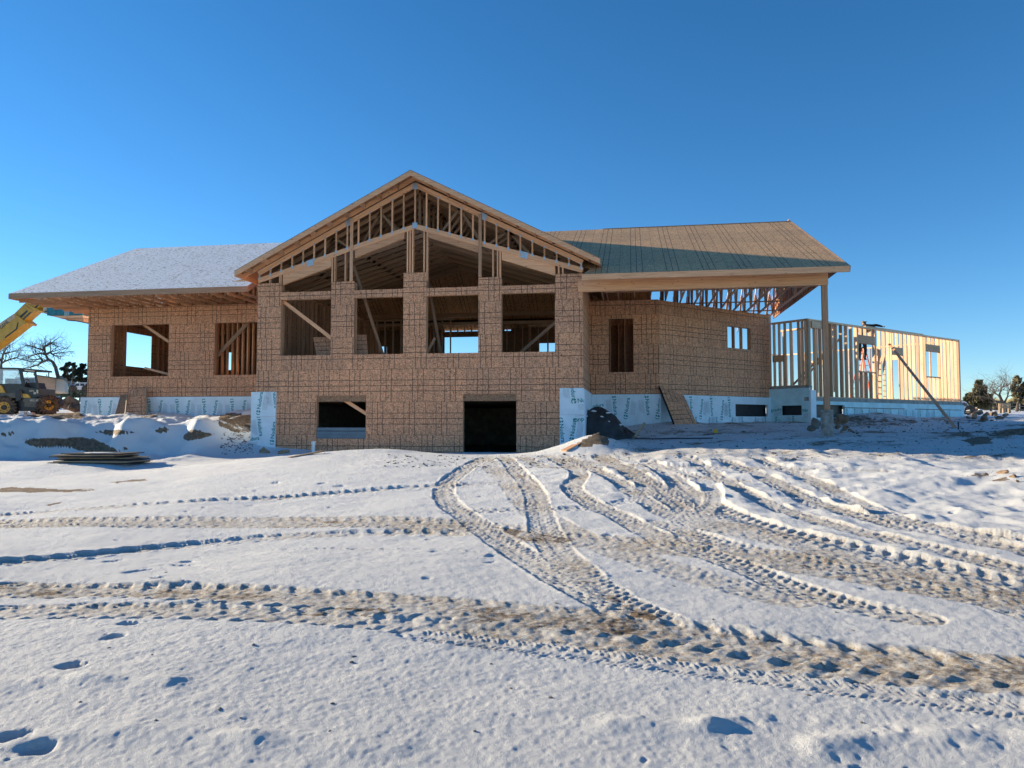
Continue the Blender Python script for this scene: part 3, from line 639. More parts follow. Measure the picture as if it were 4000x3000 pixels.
rroof = deck('roof', [(-1.55, YER, zER), (XRR, YER, zER), (XRR, YRDG, ZR), (gu+vt, YRDG, ZR), (-1.35, 25.0, zER+(ZR-zER)*.8/(YRDG-YER))], M['osb_roof'], label='bare strand board roof of the right wing')
uRG = at(530, 972, YRDG).x
kL = (ZR-zEL)/(YRDG-YEL)
YC = 28.2; zC = zEL+kL*(YC-YEL)
lroof = deck('roof', [(uEL, YEL, zEL), (uEL2, YEL, zEL), (uEL2, YC, zC), (XL-.03, YC, zC), (gu-vt, YRDG, ZR), (uRG, YRDG, ZR)], M['osb_snow'], attr=1.0, label='snow dusted roof of the left wing')
rz_ = lambda Y: zEL+kL*(Y-YEL)+.006
deck('roof_patch', [(uEL2-1.5, YEL+.02, rz_(YEL)), (uEL2-.01, YEL+.02, rz_(YEL)), (uEL2-.01, YC, rz_(YC)), (uEL2-.35, YC-.5, rz_(YC-.5))], M['osb_bare'], t=.003)
b = MB(W); b.bar((uEL2+.02, YEL-.04, zEL-.12), (uEL2+.02, YC, zC-.12), .04, .21); b.build('rake_board', M['lum'], lroof)
deck('roof', [(uEL, YEL, zEL), (uRG, YRDG, ZR), (uEL, 38.5, zEL)], M['osb_snow'], attr=.8)
YB = 38.12
deck('roof', [(uRG, YRDG, ZR), (.9, YRDG, ZR), (.9, YB, zER), (uEL, YB, zER)], M['osb_roof'])
b = MB(W); b.box(-1.6, XRR+.0, YER-.045, YER-.002, zER-.20, zER-.012, .6); b.build('fascia', M['fir'], rroof)
b = MB(W); b.prism([(0, 0)], 0, 1) if False else None
b = MB(W); b.bar((XRR+.02, YER, zER-.10), (XRR+.02, YRDG, ZR-.10), .04, .19); b.build('rake_board', M['lum'], rroof)
b = MB(W); b.box(uEL, uEL2, YEL-.045, YEL-.002, zEL-.23, zEL-.012); b.build('fascia', M['lum'], lroof)
b = MB(W); b.box(uEL-.04, uEL-.002, YEL, 38.5, zEL-.23, zEL-.012); b.build('fascia', M['lum'], lroof)
b = MB(W); b.box(-1.2, XRR, YRDG-.03, YRDG+.03, ZR+.002, ZR+.02); b.cyl((XRR-.1, YRDG, ZR), (XRR-.04, YRDG, ZR+.09), .05, .03); b.build('ridge_board', M['fir'], rroof)

# left wing trusses: long tails over the porch
zLW = sum(FL.uz(x, y)[1] for x, y in ((345, 1203), (1000, 1187)))/2
uLW = FL.uz(342, 1400)[0]
k = 0; u = uEL2-.25
for Y in np.arange(YEL+.5, 37.5, .61):
    b = MB(W); b.bar((uEL+.02, Y, zEL-.26), (uLW+.1, Y, zEL-.26), .04, .10); (b.bar((uEL+.02, Y, zEL-.09), (uLW+.1, Y, zEL+.35), .04, .09) if Y > YEL+1.6 else None); b.build('jack_rafter', M['lum'], house)
while u > uEL+1.6:
    b = MB(W); z0 = zEL-.26
    b.bar((u, YEL+.02, z0), (u, YL+5, min(z0, zLW+.1)+.0), .04, .10)
    rz = lambda Y: zEL+kL*(Y-YEL)-.08
    b.bar((u, YEL+.02, rz(YEL+.02)), (u, YRDG, rz(YRDG)), .04, .09)
    for Ya, Yb in ((YEL+.9, YEL+.9), (YEL+1.6, YEL+.95), (YEL+1.6, YEL+1.6), (YEL+2.35, YEL+2.35), (YEL+3.6, YEL+2.5)):
        b.bar((u, Ya, z0), (u, Yb, rz(Yb)), .035, .06, up=(1, 0, 0))
    b.build('truss', M['lum'], house); u -= .61
for i in range(13):
    b = MB(W); b.box(uEL2-.3-.61*i*1.0-.05, uEL2-.3-.61*i+.05, YEL+1.5, YEL+1.515, zEL-.30, zEL-.2); b.build('truss_plate', M['steel'], house)

# right wing: beam, post, pier, trusses
zBt = (at(2268, 1096, YM).z+at(3233, 1056, YM).z)/2; zBb = (at(2268, 1144, YM).z+at(3233, 1110, YM).z)/2; uB1 = at(3233, 1085, YM).x
b = MB(FM); b.box(at(2258, 1120, YM).x, uB1, -.06, .10, zBb, zBt, .55); b.build('porch_beam', M['fir'], house, 'long laminated timber porch beam')
up_ = at(3226, 1400, YM).x; zp = at(3231, 1601, YM).z
b = MB(FM); b.box(up_-.085, up_+.085, -.075, .085, zp, zBb); b.build('porch_post', M['lum'], house, 'tall timber post under the porch beam')
b = MB(FM); ug = at(3231, 1650, YM).x
b.cyl((ug, .0, .9), (ug, .0, zp), .195, .19, 28); b.build('concrete_pier', M['pier'], house, 'round grey concrete pier', smooth=False)
zc = zBt+.03; kR = (ZR-zER)/(YRDG-YER); YT = 36.0
u = -1.1; tk = 0
while u < 6.6:
    b = MB(W); rz = lambda Y: (zER+kR*(Y-YER)-.09) if Y <= YRDG else ZR-.09-(ZR-zc-.15)*(Y-YRDG)/(YT-YRDG)
    b.bar((u, YM-.1, zc), (u, YT, zc), .04, .09)
    b.bar((u, YER+.05, rz(YER+.05)), (u, YRDG, rz(YRDG)), .04, .11); b.bar((u, YRDG, rz(YRDG)), (u, YT+.6, rz(YT+.6)), .04, .11)
    N_ = [25.0, 27.3, 29.8, 32.5, 34.3, 36.0]; T_ = [26.2, 28.6, 31.1, 33.3, 35.1]
    for i, t in enumerate(T_): b.bar((u, N_[i], zc), (u, t, rz(t)), .04, .08, up=(1, 0, 0)); b.bar((u, t, rz(t)), (u, N_[i+1], zc), .04, .08, up=(1, 0, 0))
    b.build('truss', M['lum_new'] if u > 1.5 else M['lum'], house); u += .61
b = MB(W)
for Y in (28.2, 31.4, 34.0): b.box(-1.0, 6.5, Y, Y+.09, zc+.05, zc+.09)
b.build('truss_brace', M['lum'], house)
for Y in np.arange(25.3, 36, .4):
    b = MB(W); b.box(6.46, 6.5, Y, Y+.04, zc+.04, (zER+kR*(Y-YER)-.1) if Y < YRDG else ZR-.1-(ZR-zc-.15)*(Y-YRDG)/(YT-YRDG)); b.build('gable_end_stud', M['lum'], house)
FX = Frame((6.53, 0, 0), (0, 1, 0), (1, 0, 0))
b = MB(FX); b.prism([(YM, zc-.05), (YT, zc-.05), (YRDG, ZR-.05), (YM, zER+.22)], 0, .015); b.build('gable_end_sheathing', M['osb'], house)

# wing walls
zf = sum(FL.uz(x, y)[1] for x, y in ((345, 1553), (985, 1548)))/2     # underside of sheathing, top of the foam
L1 = rect(FL, 436, 656, 1270, 1467); L2 = rect(FL, 840, 1035, 1261, 1463); L1 = (L1[0], L1[1], L2[2]-.02, L2[3]); 
b = MB(FL); b.wall([(uLW, XL, zf, zLW)], [L1, L2], 0, .02); b.build('wall_sheathing', M['osb'], house)
jambs(FL, L1); jambs(FL, (L2[0], XL-.05, L2[2], L2[3]))
zRW = sum(FR.uz(x, y)[1] for x, y in ((2302, 1177), (2558, 1169)))/2; zfR = FR.uz(2450, 1540)[1]
R1 = rect(FR, 2378, 2475, 1246, 1453)
b = MB(FR); b.wall([(XR, CA.x, zfR, zRW)], [R1], 0, .02); b.build('wall_sheathing', M['osb'], house)
jambs(FR, R1, m='lum_old')
zAW = (FA.uz(2600, 1176)[1]+FA.uz(3008, 1231)[1])/2; A1u0, A1z1 = FA.uz(2840, 1271); A1u1, A1z0 = FA.uz(2933, 1366); A1z0 = (A1z0+FA.uz(2840, 1357)[1])/2; A1z1 = (A1z1+FA.uz(2933, 1285)[1])/2
b = MB(FA); b.wall([(.02, uA, zfR, zAW)], [(A1u0, A1u1, A1z0, A1z1)], 0, .02); b.build('wall_sheathing', M['osb'], house)
jambs(FA, (A1u0, A1u1, A1z0, A1z1))
b = MB(FA)
for s in (.33, .66): b.box(A1u0+(A1u1-A1u0)*s-.02, A1u0+(A1u1-A1u0)*s+.02, .03, .17, A1z0, A1z1)
b.build('window_stud', M['lum'], house)
b = MB(FA); b.box(.1, uA, .025, .19, zAW-.09, zAW-.005); b.box(uA-.02, uA+.14, .0, .16, zfR+.2, zAW+.05); b.build('top_plate', M['lum'], house)
# side walls of the projecting front, cheek of the left wing
FS = Frame((XR, 0, 0), (0, 1, 0), (-1, 0, 0))
b = MB(FS); b.wall([(YM+.02, YR, .9, zBt)], [], 0, .02); b.build('wall_sheathing', M['osb'], house)
FSL = Frame((XL, 0, 0), (0, -1, 0), (1, 0, 0))
b = MB(FSL); b.wall([(-YL, -YM-.02, .3, zte)], [], -.0, .02); b.build('wall_sheathing', M['osb'], house)
FE = Frame((uLW, 0, 0), (0, -1, 0), (1, 0, 0))
b = MB(FE); ya, zt_ = FE.uz(491, 1297); yb, zb_ = FE.uz(589, 1440)
b.wall([(-38, -YL, zf, zLW)], [(ya if ya < yb else yb, yb if yb > ya else ya, zb_, zt_)], 0, .02); b.build('wall_sheathing', M['osb'], house)
for Y in np.arange(YL+.2, 38, .41):
    if not (min(-ya, -yb)-.05 < Y < max(-ya, -yb)+.0): b = MB(W); b.box(uLW+.02, uLW+.16, Y, Y+.04, FLOOR, zLW); b.build('side_wall_stud', M['lum'], house)
# floors, cellar, back wall, partitions
b = MB(W); b.box(XL, XR, YM+.03, 38, FLOOR-.32, FLOOR-.0); b.box(uLW+.03, XL, YL+.03, 38, FLOOR-.3, FLOOR-.02); 
for zz, rv in ((FLOOR-.02, 0), (FLOOR-.3, 1)):
    pts = [(XR, YR+.03), (.95, YR+.03), (5.5, 33.7), (5.0, 38), (XR, 38)]; pts = pts[::-1] if rv else pts
    b.face([Vector((x, y, zz)) for x, y in pts], [tuple(p) for p in pts], .5)
b.build('floor_deck', M['osb_dim'], house)
b = MB(W); b.box(XL, XR, YM+.0, 38, .2, .44); b.build('cellar_slab', M['concrete'], house)
FB = Frame((0, 38, 0), (1, 0, 0))
holes = [rect(FB, 1737, 1884, 1318, 1384), rect(FB, 1737, 1884, 1266, 1293), rect(FB, 2107, 2176, 1341, 1376), rect(FB, 1489, 1511, 1354, 1390), rect(FB, 1971, 1996, 1285, 1292), rect(FB, 893, 907, 1377, 1445)]
b = MB(FB); b.wall([(uLW, 4.6, .2, 7.2)], holes, 0, .02); b.build('rear_wall', M['osb_dim'], house)
b = MB(FB)
for u in np.arange(uLW+.2, 5, .41): 
    z1 = 7.1
    if not any(h[0]-.04 < u < h[1] for h in (holes[0], holes[2], holes[5])): b.box(u, u+.04, -.15, -.005, FLOOR, z1)
for i in range(6):
    u = holes[1][0]+(holes[1][1]-holes[1][0])*i/5.5; b.box(u-.025, u+.025, -.16, -.01, holes[1][2]-.05, holes[1][3]+.5)
um = (holes[2][0]+holes[2][1])/2; b.box(um-.03, um+.03, -.16, -.01, FLOOR, holes[2][3]+.02)
b.build('rear_wall_framing', M['lum'], house)
# gable infill over the back of the great room (closed, so the room reads dark)
b = MB(W); b.prism([(XL, 6.9), (XR, 6.9), (XR, zbe), (UC, zta+.1), (XL, zbe)], 37.4, 37.42); b.build('rear_gable_sheathing', M['osb_dim'], house)
def stud_run(name, p0, p1, z0, z1, step=.41, w=.04, dp=.14, m='lum', plates=True):
    a, c = Vector((*p0, 0)), Vector((*p1, 0)); f = Frame(a, c-a); L = (c-a).length; b = MB(f)
    u = 0
    while u < L: b.box(u, u+w, 0, dp, z0+.04, z1-.08); u += step
    if plates: b.box(0, L, 0, dp, z0, z0+.04); b.box(0, L, 0, dp, z1-.08, z1)
    return b.build(name, M[m], house)
stud_run('partition', (XL+.17, YM+.3), (XL+.17, 37.9), FLOOR, zbe, .41)
stud_run('partition', (XR-.2, 37.9), (XR-.2, YM+.3), FLOOR, zbe, .41)
stud_run('partition', (-18.6, 29.75), (XL-.1, 29.75), FLOOR, zLW, .24, w=.05, m='fir')
stud_run('partition', (XL+.3, 34.5), (-8.4, 34.5), FLOOR, 6.6, .41)
stud_run('partition', (-4.9, 35.2), (XR-.3, 35.2), FLOOR, 6.3, .45)
stud_run('partition', (-.9, 30.9), (2.0, 30.9), FLOOR, zRW, .6)
b = MB(W); b.box(XL, XR, 35.2, 35.34, 6.35, 6.5); b.box(XL, XR, 36.2, 36.3, 6.9, 7.1); b.bar((-5.2, 35.1, 2.8), (XR-.2, 35.1, 6.4), .04, .12); b.build('tie_beam', M['lum'], house)
b = MB(W)   # cellar side and back walls
b.box(XL+.0, XL+.2, YM+.2, 38, .3, FLOOR-.33); b.box(XR-.2, XR, YM+.2, 38, .3, FLOOR-.33); b.box(XL+.2, XR-.2, 37.7, 37.9, .3, FLOOR-.33); b.build('cellar_wall', M['concrete'], house)
# diagonal braces seen in the openings
def brace(fr, p, q_, d=.25, w=.04, h=.10, m='fir', name='diagonal_brace'):
    a, za = fr.uz(*p, d); c, zc_ = fr.uz(*q_, d); b = MB(fr); b.bar((a, d, za), (c, d, zc_), w, h); return b.build(name, M[m], house)
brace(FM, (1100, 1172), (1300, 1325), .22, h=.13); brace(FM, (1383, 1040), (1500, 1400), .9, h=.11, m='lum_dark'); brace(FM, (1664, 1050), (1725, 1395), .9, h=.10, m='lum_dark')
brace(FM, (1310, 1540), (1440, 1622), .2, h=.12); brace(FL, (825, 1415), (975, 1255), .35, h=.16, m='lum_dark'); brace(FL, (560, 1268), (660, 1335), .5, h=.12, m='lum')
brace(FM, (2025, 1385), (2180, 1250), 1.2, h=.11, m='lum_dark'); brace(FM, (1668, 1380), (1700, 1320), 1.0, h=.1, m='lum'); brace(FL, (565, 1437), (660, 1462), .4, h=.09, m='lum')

# ---- lettering on foam
def text_mesh(body, size=1.0, shear=0, bold=.012):
    cu = bpy.data.curves.new('lettering', 'FONT'); cu.body = body; cu.size = size; cu.offset = bold; cu.align_x = 'CENTER'; cu.align_y = 'CENTER'; cu.resolution_u = 3; cu.shear = shear
    o = bpy.data.objects.new('tmp', cu); col.objects.link(o); bpy.context.view_layer.update()
    me = o.evaluated_get(bpy.context.evaluated_depsgraph_get()).to_mesh(); me.calc_loop_triangles()
    v = [tuple(p.co[:2]) for p in me.vertices]; f = [tuple(p.vertices) for p in me.polygons]
    bpy.data.objects.remove(o); bpy.data.curves.remove(cu); return v, f
NUD = text_mesh('Nudura', 1.0, 0, .018); cap = .72
wN = max(p[0] for p in NUD[0])-min(p[0] for p in NUD[0])
def logo():
    v, f = [], []
    def fan(pts): 
        i = len(v); v.extend(pts); f.append(tuple(range(i, i+len(pts))))
    R0 = .40
    fan([(0.04, -.02)] + [(.04+R0*math.cos(a), -.02+R0*math.sin(a)) for a in np.linspace(-1.45, 0, 8)])
    fan([(0.04, .06)] + [(.04+R0*math.cos(a), .06+R0*math.sin(a)) for a in np.linspace(.15, 1.35, 8)])
    fan([(-.04+R0*math.cos(a), R0*math.sin(a)) for a in np.linspace(1.75, 4.4, 14)]+[(-.04+R0*.62*math.cos(a), R0*.72*math.sin(a)) for a in np.linspace(4.4, 1.75, 14)])
    return v, f
LG = logo()
def letter(frame, parent, spots, d=-.004):
    """spots: (px, py, angle deg, word length m, show logo, clip (u0,u1,z0,z1))"""
    for px, py, ang, L, cl in spots:
        V, Fc, V2, F2 = [], [], [], []
        u, z = frame.uz(px, py); s = L/wN; a = R(ang); ca, sa = math.cos(a), math.sin(a)
        def put(vs, fs, VV, FF, ox=0, oy=0, dd=d):
            for f in fs:
                P = [(u+((vs[i][0]+ox)*ca-(vs[i][1]+oy)*sa)*s, z+((vs[i][0]+ox)*sa+(vs[i][1]+oy)*ca)*s) for i in f]
                for axis, lim, sg in ((0, cl[0], 1), (0, cl[1], -1), (1, cl[2], 1), (1, cl[3], -1)):   # clip to the panel
                    o2 = []
                    for k in range(len(P)):
                        p, q2 = P[k], P[(k+1) % len(P)]; ip, iq = (p[axis]-lim)*sg >= 0, (q2[axis]-lim)*sg >= 0
                        if ip: o2.append(p)
                        if ip != iq:
                            t = (lim-p[axis])/(q2[axis]-p[axis]); o2.append((p[0]+(q2[0]-p[0])*t, p[1]+(q2[1]-p[1])*t))
                    P = o2
                    if len(P) < 3: break
                if len(P) >= 3:
                    i0_ = len(VV); VV.extend(tuple(frame.P(p[0], dd, p[1])) for p in P); FF.append(tuple(range(i0_, i0_+len(P))))
        put(*NUD, V, Fc); put(*LG, V, Fc, -wN/2-.62, .0)
        for k in range(5):   # block of small print beside the word
            o = -.72-k*.20; put([(-wN*.50, o-.035), (wN*.38-k*.1, o-.035), (wN*.38-k*.1, o+.03), (-wN*.50, o+.03)], [(0, 1, 2, 3)], V2, F2, 0, 0, d*.9)
        for VV, FF, nm, mm in ((V, Fc, 'lettering', 'ink'), (V2, F2, 'small_print', 'ink_grey')):
            if not FF: continue
            me = bpy.data.meshes.new(nm); me.from_pydata(VV, [], FF); me.materials.append(M[mm]); o = bpy.data.objects.new(nm, me); col.objects.link(o); child(o, parent)
def foam(frame, u0, u1, z0, z1, d0=-.06, d1=0, holes=(), m='foam', label=None):
    b = MB(frame); b.wall([(u0, u1, z0, z1)], list(holes), d0, d1); return b.build('foam_panel', M[m], house, label)
def row_spots(frame, xs, y, L, cl, first=1):
    out = []
    for i, (x, up) in enumerate(xs): out.append((x, y(x) if callable(y) else y, 82 if up else -98+16, L, cl))
    return out
# left wing foam
uf0 = FL.uz(319, 1600)[0]; f = foam(FL, uf0, XL-.02, 1.45, zf, -.09, .0); cl = (uf0, XL-.05, 1.46, zf-.01)
xs = [(332, 1), (392, 0), (430, 1), (515, 0), (552, 1), (585, 0), (626, 1), (695, 0), (734, 1), (800, 0), (841, 1), (910, 0), (952, 1)]
FLd = Frame((0, YL-.09, 0), (1, 0, 0))
letter(FLd, f, [(x, 1592 if up else 1606, 82 if up else -82, .62, cl) for x, up in xs])
# foam at the main front's left end
u0, u1 = FM.uz(984, 1600)[0], FM.uz(1080, 1600)[0]; zt1 = FM.uz(1030, 1531)[1]; zm = FM.uz(1030, 1628)[1]
FMd = Frame((0, YM-.07, 0), (1, 0, 0))
f = foam(FM, u0, u1, zm+.006, zt1, -.07, -.003); letter(FMd, f, [(1016, 1565, 82, .62, (u0, u1, zm+.01, zt1-.01)), (1075, 1560, -82, .62, (u0, u1, zm+.01, zt1-.01))])
f = foam(FM, u0, u1, .35, zm, -.066, -.003); c_ = (u0, u1, .36, zm-.01); letter(FMd, f, [(1016, 1670, -80, .62, c_), (1068, 1680, 84, .62, c_), (985, 1715, 8, .55, c_)])
b = MB(W); b.box(u0, u0+.07, YM, YL-.1, .4, zt1); b.build('foam_panel', M['foam'], house)
# right end of the main front
u0, u1 = FM.uz(2187, 1600)[0], FM.uz(2282, 1600)[0]; zt2 = FM.uz(2235, 1516)[1]; zm = FM.uz(2235, 1620)[1]
f = foam(FM, u0, u1, zm+.006, zt2, -.07, -.003); c_ = (u0, u1, zm+.01, zt2-.01); letter(FMd, f, [(2238, 1528, -84, .62, c_), (2292, 1562, 6, .62, c_)])
f = foam(FM, u0, u1, .35, zm, -.066, -.003); c_ = (u0, u1, .36, zm-.01); letter(FMd, f, [(2240, 1668, 82, .62, c_), (2196, 1692, -84, .62, c_), (2275, 1640, 188, .62, c_), (2222, 1760, 84, .62, c_)])
FSd = Frame((XR+.04, 0, 0), (0, 1, 0), (-1, 0, 0))
b = MB(FS); b.wall([(YM, YR, .9, (zt2+zfR)/2)], [], -.055, -.003); b.build('foam_panel', M['foam'], house)
# right wing straight and angled foam
f = foam(FR, XR+.06, CA.x+.05, 1.2, zfR-.003, -.08, 0); FRd = Frame((0, YR-.08, 0), (1, 0, 0)); c_ = (XR+.1, CA.x, 1.3, zfR-.02)
letter(FRd, f, [(2330, 1585, 8, .55, c_), (2402, 1590, -84, .62, c_), (2450, 1585, 82, .62, c_), (2530, 1590, -84, .62, c_), (2574, 1585, 82, .62, c_)])
FAd = Frame(FA.P(0, -.08, 0), FA.U, FA.D)
uv0 = FA.uz(2867, 1600)[0]; uv1 = FA.uz(2993, 1600)[0]; zv1 = FA.uz(2930, 1580)[1]; zv0 = FA.uz(2930, 1627)[1]
f = foam(FA, 0, uA+.08, 1.3, zfR-.003, -.08, 0, [(uv0, uv1, zv0, zv1)])
c_ = (.1, uv0-.02, 1.4, zfR-.02); letter(FAd, f, [(2700, 1590, -84, .62, c_), (2740, 1588, 82, .62, c_), (2780, 1595, -84, .62, c_), (2822, 1592, 82, .62, c_), (2850, 1600, -84, .62, c_)])
letter(FAd, f, [(x, 1645, 82 if i % 2 else -84, .5, (.1, uA, 1.3, zv0-.02)) for i, x in enumerate((2720, 2770, 2800, 2860, 2900, 2950, 2990))])
b = MB(FA); b.box(uv0-.1, uv1+.1, .1, .5, zv0-.1, zv1+.1); b.build('crawlspace_dark_block', M['black'], house)  # black block behind the hole stands for the darkness inside

# ------------------------------------------------------------------ garage wing
gar = thing('garage_frame', tuple(PG+Vector((2, 3, 1.5))), 'open stud framing of the garage wing on its foam clad footing', 'building frame')
zGs = (FG1.uz(3014, 1513)[1]+FG1.uz(3149, 1505)[1])/2; zGt = (FG1.uz(3017, 1261)[1]+FG1.uz(3150, 1241)[1])/2
zG2b = (FG2.uz(3200, 1549)[1]+FG2.uz(3758, 1574)[1])/2; zG2t = (FG2.uz(3200, 1248)[1]+FG2.uz(3755, 1332)[1])/2
zGt = zG2t = (zGt+zG2t)/2
def gstud(fr, u, z0, z1, name='stud', w=.045, dp=.14, d0=0, m='lum_new'):
    b = MB(fr); b.box(u, u+w, d0, d0+dp, z0, z1); return b.build(name, M[m], gar)
def gboard(fr, u0, u1, z0, z1, d0=0, dp=.14, name='plate', m='lum_new'):
    b = MB(fr); b.box(u0, u1, d0, d0+dp, z0, z1); return b.build(name, M[m], gar)
# short return
for x in (3020, 3040, 3062, 3085, 3115, 3130): gstud(FG1, FG1.uz(x, 1400)[0], zGs+.04, zGt-.08)
gboard(FG1, .1, uG1, zGt-.08, zGt, name='top_plate'); gboard(FG1, .1, uG1, zGs, zGs+.04, name='sole_plate'); a_, b_ = FG1.uz(3017, 1390); gboard(FG1, a_, FG1.uz(3058, 1400)[0], b_-.28, b_, name='header')
gboard(FG1, .05, uG1+.05, zGs-.10, zGs-.002, -.06, .25, 'sill_beam', 'concrete')
gstud(FG1, uG1-.16, zGs, zGt-.08, 'corner_post', .16, .16, m='lum_old')
# long front
Z0 = zG2b
def gu_(x, y=1400): return FG2.uz(x, y)[0]
ops = [(gu_(3354), gu_(3419), FG2.uz(3385, 1343)[1], FG2.uz(3385, 1451)[1], FG2.uz(3385, 1311)[1]),
       (gu_(3485), gu_(3527), FG2.uz(3505, 1386)[1], Z0+.04, FG2.uz(3505, 1357)[1]),
       (gu_(3618), gu_(3672), FG2.uz(3645, 1374)[1], FG2.uz(3645, 1471)[1], FG2.uz(3645, 1347)[1])]
u = .18
while u < uG2-.1:
    o = [p for p in ops if p[0]-.02 < u < p[1]-.02]
    if not o: gstud(FG2, u, Z0+.04, zG2t-.08)
    else:
        p = o[0]; gstud(FG2, u, p[4], zG2t-.08, 'cripple_stud')
        if p[3] > Z0+.1: gstud(FG2, u, Z0+.04, p[3]-.04, 'cripple_stud')
    u += .406
for p in ops:
    for uu_ in (p[0]-.05, p[1]): gstud(FG2, uu_, Z0+.04, zG2t-.08)
    gboard(FG2, p[0], p[1], p[2], p[4], name='header', m='lum'); 
    if p[3] > Z0+.1: gboard(FG2, p[0]-.01, p[1]+.01, p[3]-.04, p[3], name='window_sill')
gboard(FG2, 0, uG2, zG2t-.08, zG2t, name='top_plate'); gboard(FG2, gu_(3385), gu_(3610), zG2t+.002, zG2t+.04, name='top_plate'); gboard(FG2, 0, uG2, Z0, Z0+.04, name='sole_plate')
gstud(FG2, uG2-.14, Z0, zG2t-.08, 'corner_post', .14, .16, m='lum'); gstud(FG2, .0, Z0, zG2t-.08, 'corner_post', .12, .16)
a_, b_ = FG2.uz(3172, 1245); gboard(FG2, a_, gu_(3216), b_-.38, b_-.06, name='header')
# end wall (far right, running back) and the inner walls
FE2 = Frame(FG2.P(uG2, 0, 0), (-q, q, 0), (-q, -q, 0))
for k in range(26): 
    u = .2+k*.42
    gstud(FE2, u, Z0+.04, zG2t-.08, d0=.0)
gboard(FE2, 0, 11.2, zG2t-.08, zG2t, name='top_plate'); gboard(FE2, 0, 11.2, Z0, Z0+.04, name='sole_plate')
for s_ in (3.2, 7.6): gboard(FE2, s_, s_+1.2, zG2t-.85, zG2t-.55, -.01, .16, 'header')
FI = Frame(FG1.P(-1.2, 2.6, 0), (q, -q, 0), (q, q, 0))
for k in range(7): gstud(FI, .1+k*.42, zGs-.2, zGt-.08)
gboard(FI, 0, 2.8, zGt-.08, zGt, name='top_plate')
FBk = Frame(FG2.P(.2, 10.8, 0), (q, q, 0), (-q, q, 0))
for k in range(15): gstud(FBk, 2+k*.8, Z0+.04, zG2t-.08)
gboard(FBk, 2, 14, zG2t-.08, zG2t, name='top_plate')
b = MB(FG2); b.box(.1, uG2-.1, .15, 10.9, Z0-.15, Z0-.03); b.build('garage_slab', M['concrete'], gar)
b = MB(FI); b.bar((.3, .1, zGs), (2.2, .1, zGs+1.6), .04, .09); b.bar((1.2, -.4, zGs+.2), (2.6, .6, zGs+2.2), .04, .09); b.build('diagonal_brace', M['lum_new'], gar)
# footing
def gfoam(fr, u0, u1, z0, z1, d0=-.08, d1=0, holes=(), m='foam_teal', lab=None):
    b = MB(fr); b.wall([(u0, u1, z0, z1)], list(holes), d0, d1); return b.build('foam_panel', M[m], gar, lab)
gboard(FG2, -.1, uG2+.05, Z0-.16, Z0-.003, -.05, .2, 'sill_beam', 'concrete')
zb1 = Z0-.162; hz1 = FG2.uz(3245, 1582)[1]; hz0 = FG2.uz(3245, 1632)[1]
hu1 = FG2.uz(3293, 1600)[0]
f = gfoam(FG2, 0, uG2+.1, 1.1, zb1, -.08, 0, [(.3, hu1, hz0, hz1)])
FG2d = Frame(FG2.P(0, -.08, 0), FG2.U, FG2.D); cc = (hu1+.05, uG2, 1.3, zb1-.28)
letter(FG2d, f, [(x, 1590+(x-3300)*.07+10, 84 if i % 2 else -84, .55, cc) for i, x in enumerate((3308, 3338, 3368, 3395, 3425, 3450, 3480, 3510, 3540, 3565, 3595, 3620, 3650, 3680, 3710))])
b = MB(FG2d); s0_ = zb1-.27; b.box(hu1-.1, hu1+5.2, -.012, -.003, s0_, s0_+.03); b.box(hu1+6.2, uG2-.2, -.012, -.003, s0_-.0, s0_+.03); b.build('foam_seam', M['black'], f)
b = MB(FG2); b.box(.2, hu1+.1, .1, .5, hz0-.1, hz1+.1); b.build('crawlspace_dark_block', M['black'], gar)  # solid black fill in place of the unlit crawlspace
hA = FG1.uz(3056, 1600)[0]; hB = FG1.uz(3136, 1600)[0]; hz1 = FG1.uz(3095, 1584)[1]; hz0 = FG1.uz(3095, 1622)[1]
f = gfoam(FG1, -.05, uG1+.08, 1.1, zGs-.10, -.08, 0, [(hA, hB, hz0, hz1)])
FG1d = Frame(FG1.P(0, -.08, 0), FG1.U, FG1.D)
letter(FG1d, f, [(3040, 1600, 10, .5, (.0, hA, 1.2, 3)), (3100, 1648, -84, .5, (.0, uG1, 1.2, hz0-.02)), (3030, 1650, 84, .5, (.0, uG1, 1.2, hz0-.02)), (3160, 1600, 10, .6, (hB, uG1, 1.2, 2.5))])
b = MB(FG1); b.box(hA-.1, hB+.1, .1, .5, hz0-.1, hz1+.1); b.build('crawlspace_dark_block', M['black'], gar)  # another black fill imitating the dark of the void
# wrapped corner
b = MB(FG2); b.box(-.10, .28, -.16, -.085, 1.2, Z0+.28); b.build('foam_panel', M['foam'], gar, 'white foam sheet folded round the corner')

